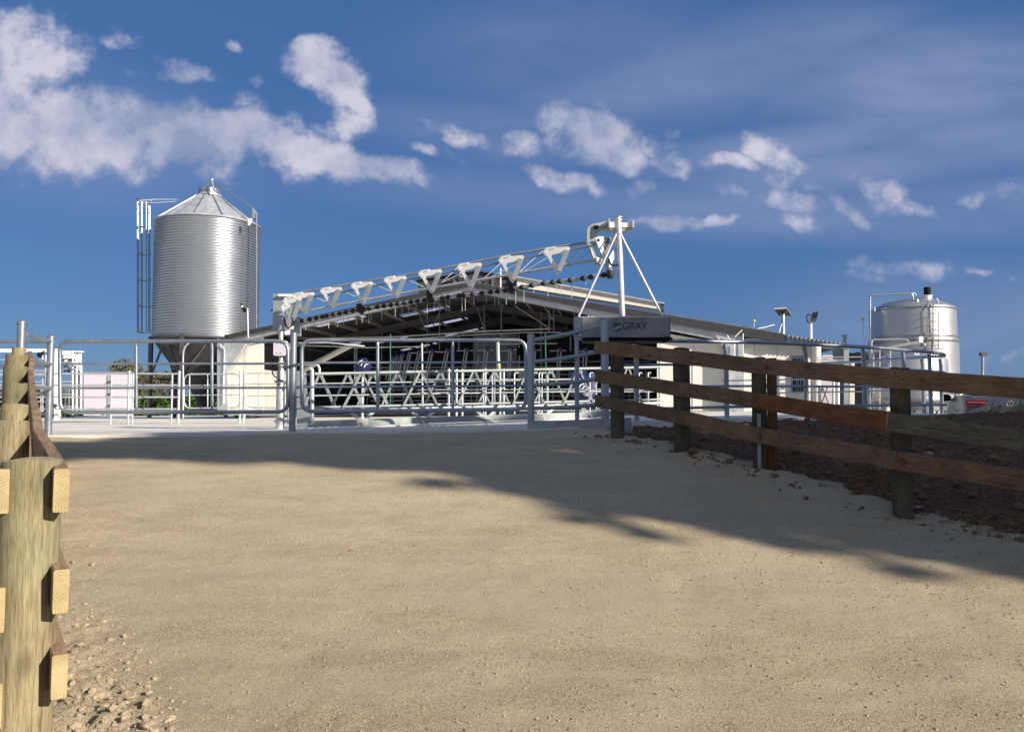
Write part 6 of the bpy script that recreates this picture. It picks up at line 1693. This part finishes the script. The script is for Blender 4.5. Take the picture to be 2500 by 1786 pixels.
while len(pts) < 1200:
    y = rnd.uniform(11, 14.8); x = rnd.uniform(9.0, 13)
    if x < 9.7 and y > y_front(x): continue
    s_ = .02 + .08 * rnd.random() ** 3
    pts.append(W(x, y, bank_z(x, y) + s_ * .3)); sz.append(s_)
scatter('soil_heap_clods', 'soil_clod', pts, sz, 10, 'lumpy dark soil heaped in front of the silver car', 1, .75)

# dry roots and dead grass in the bank; straw tuft by the car
def strands(name, mat, n, region, ln, r, sd_, label, up=.4, curl=.5):
    rnd = random.Random(sd_); m = MB(); k = 0
    vs = []; fs = []
    while k < n:
        x, y, z = region(rnd)
        if x is None: continue
        p = W(x, y, z); a_ = rnd.uniform(0, 6.28); l_ = ln * rnd.uniform(.4, 1.3); d = Vector((math.cos(a_), math.sin(a_), rnd.uniform(0, up))).normalized()
        q = [p]; seg = 4
        for i in range(seg):
            d = (d + Vector((rnd.gauss(0, curl), rnd.gauss(0, curl), rnd.gauss(-.12, curl * .5))) * .5).normalized(); q.append(q[-1] + d * l_ / seg)
        for i in range(seg):
            a, b = q[i], q[i + 1]; w = Vector((0, 0, r * (1 - i / seg * .6))); s2 = Vector((r * .8, 0, 0)); o_ = len(vs)
            vs += [a + w, a - w + s2, b + w * .8, b - w * .8 + s2, a - s2, b - s2]; fs += [(o_, o_ + 1, o_ + 3, o_ + 2), (o_, o_ + 2, o_ + 5, o_ + 4)]
        k += 1
    me = bpy.data.meshes.new(name); me.from_pydata([tuple(v) for v in vs], [], fs); me.update(); me.materials.append(MT[mat]); o = bpy.data.objects.new(name, me); COL.objects.link(o)
    o['kind'] = 'stuff'; o['label'] = label; return o
def reg_bank(rnd):
    y = rnd.uniform(3.2, 8.6); x = fence_x(y) + rnd.uniform(.02, 2.2) * rnd.random()
    if fbm(x, y, 1.0, 2, 33) < rnd.uniform(-.25, .25): return None, 0, 0
    return x, y, bank_z(x, y) + .005
strands('dead_roots', 'root', 5200, reg_bank, .15, .0022, 3, 'tangled dry roots and dead grass in the dug soil bank')
strands('dry_grass', 'straw', 420, reg_bank, .13, .0016, 14, 'pale dry grass stalks in the dug soil bank', .8)
def reg_straw(rnd):
    x = 9.95 + rnd.gauss(0, .42); y = 14.3 + rnd.gauss(0, .4); return x, y, bank_z(x, y) + .05 + .12 * math.exp(-((x - 9.9) / .5) ** 2) * rnd.random()
strands('straw_heap', 'straw', 1500, reg_straw, .25, .006, 4, 'heap of tan dry straw between the yard slab and the silver car', .9)
tg_ = ground_hit(2140, 1165)
tuft = lambda rnd: ((lambda x, y: (x, y, bank_z(x, y)))(tg_.x + rnd.gauss(0, .08), tg_.y + rnd.gauss(0, .10)))
strands('grass_tuft', 'leaf_dry', 110, tuft, .11, .0016, 7, 'small green grass tuft left of the fourth brown fence post', 1.6)
# twigs, leaf on the race
def reg_race(rnd):
    y = 2.2 + 6 * rnd.random() ** 1.5; x = rnd.uniform(-.6 * y, .62 * y)
    if x > fence_x(y): return None, 0, 0
    return x, y, race_z(x, y) + .002
strands('twigs', 'root', 130, reg_race, .05, .0016, 21, 'small dark twigs and chaff lying on the race', .05, .25)
lf = P(857, 1343, 1); zz = None
for d in np.linspace(3, 6, 200):
    p = P(857, 1343, d)
    if p.z - CZ < race(p.x, d) + .004: zz = p; break
m = MB(); m.add([zz + Vector((-.022, 0, .002)), zz + Vector((-.006, -.010, .008)), zz + Vector((.022, 0, .004)), zz + Vector((-.004, .010, .006))], [(0, 1, 2, 3)])
o = m.build('fallen_leaf', 'orange', None, False); tag(o, 'single small orange leaf lying on the beige race', 'leaf')
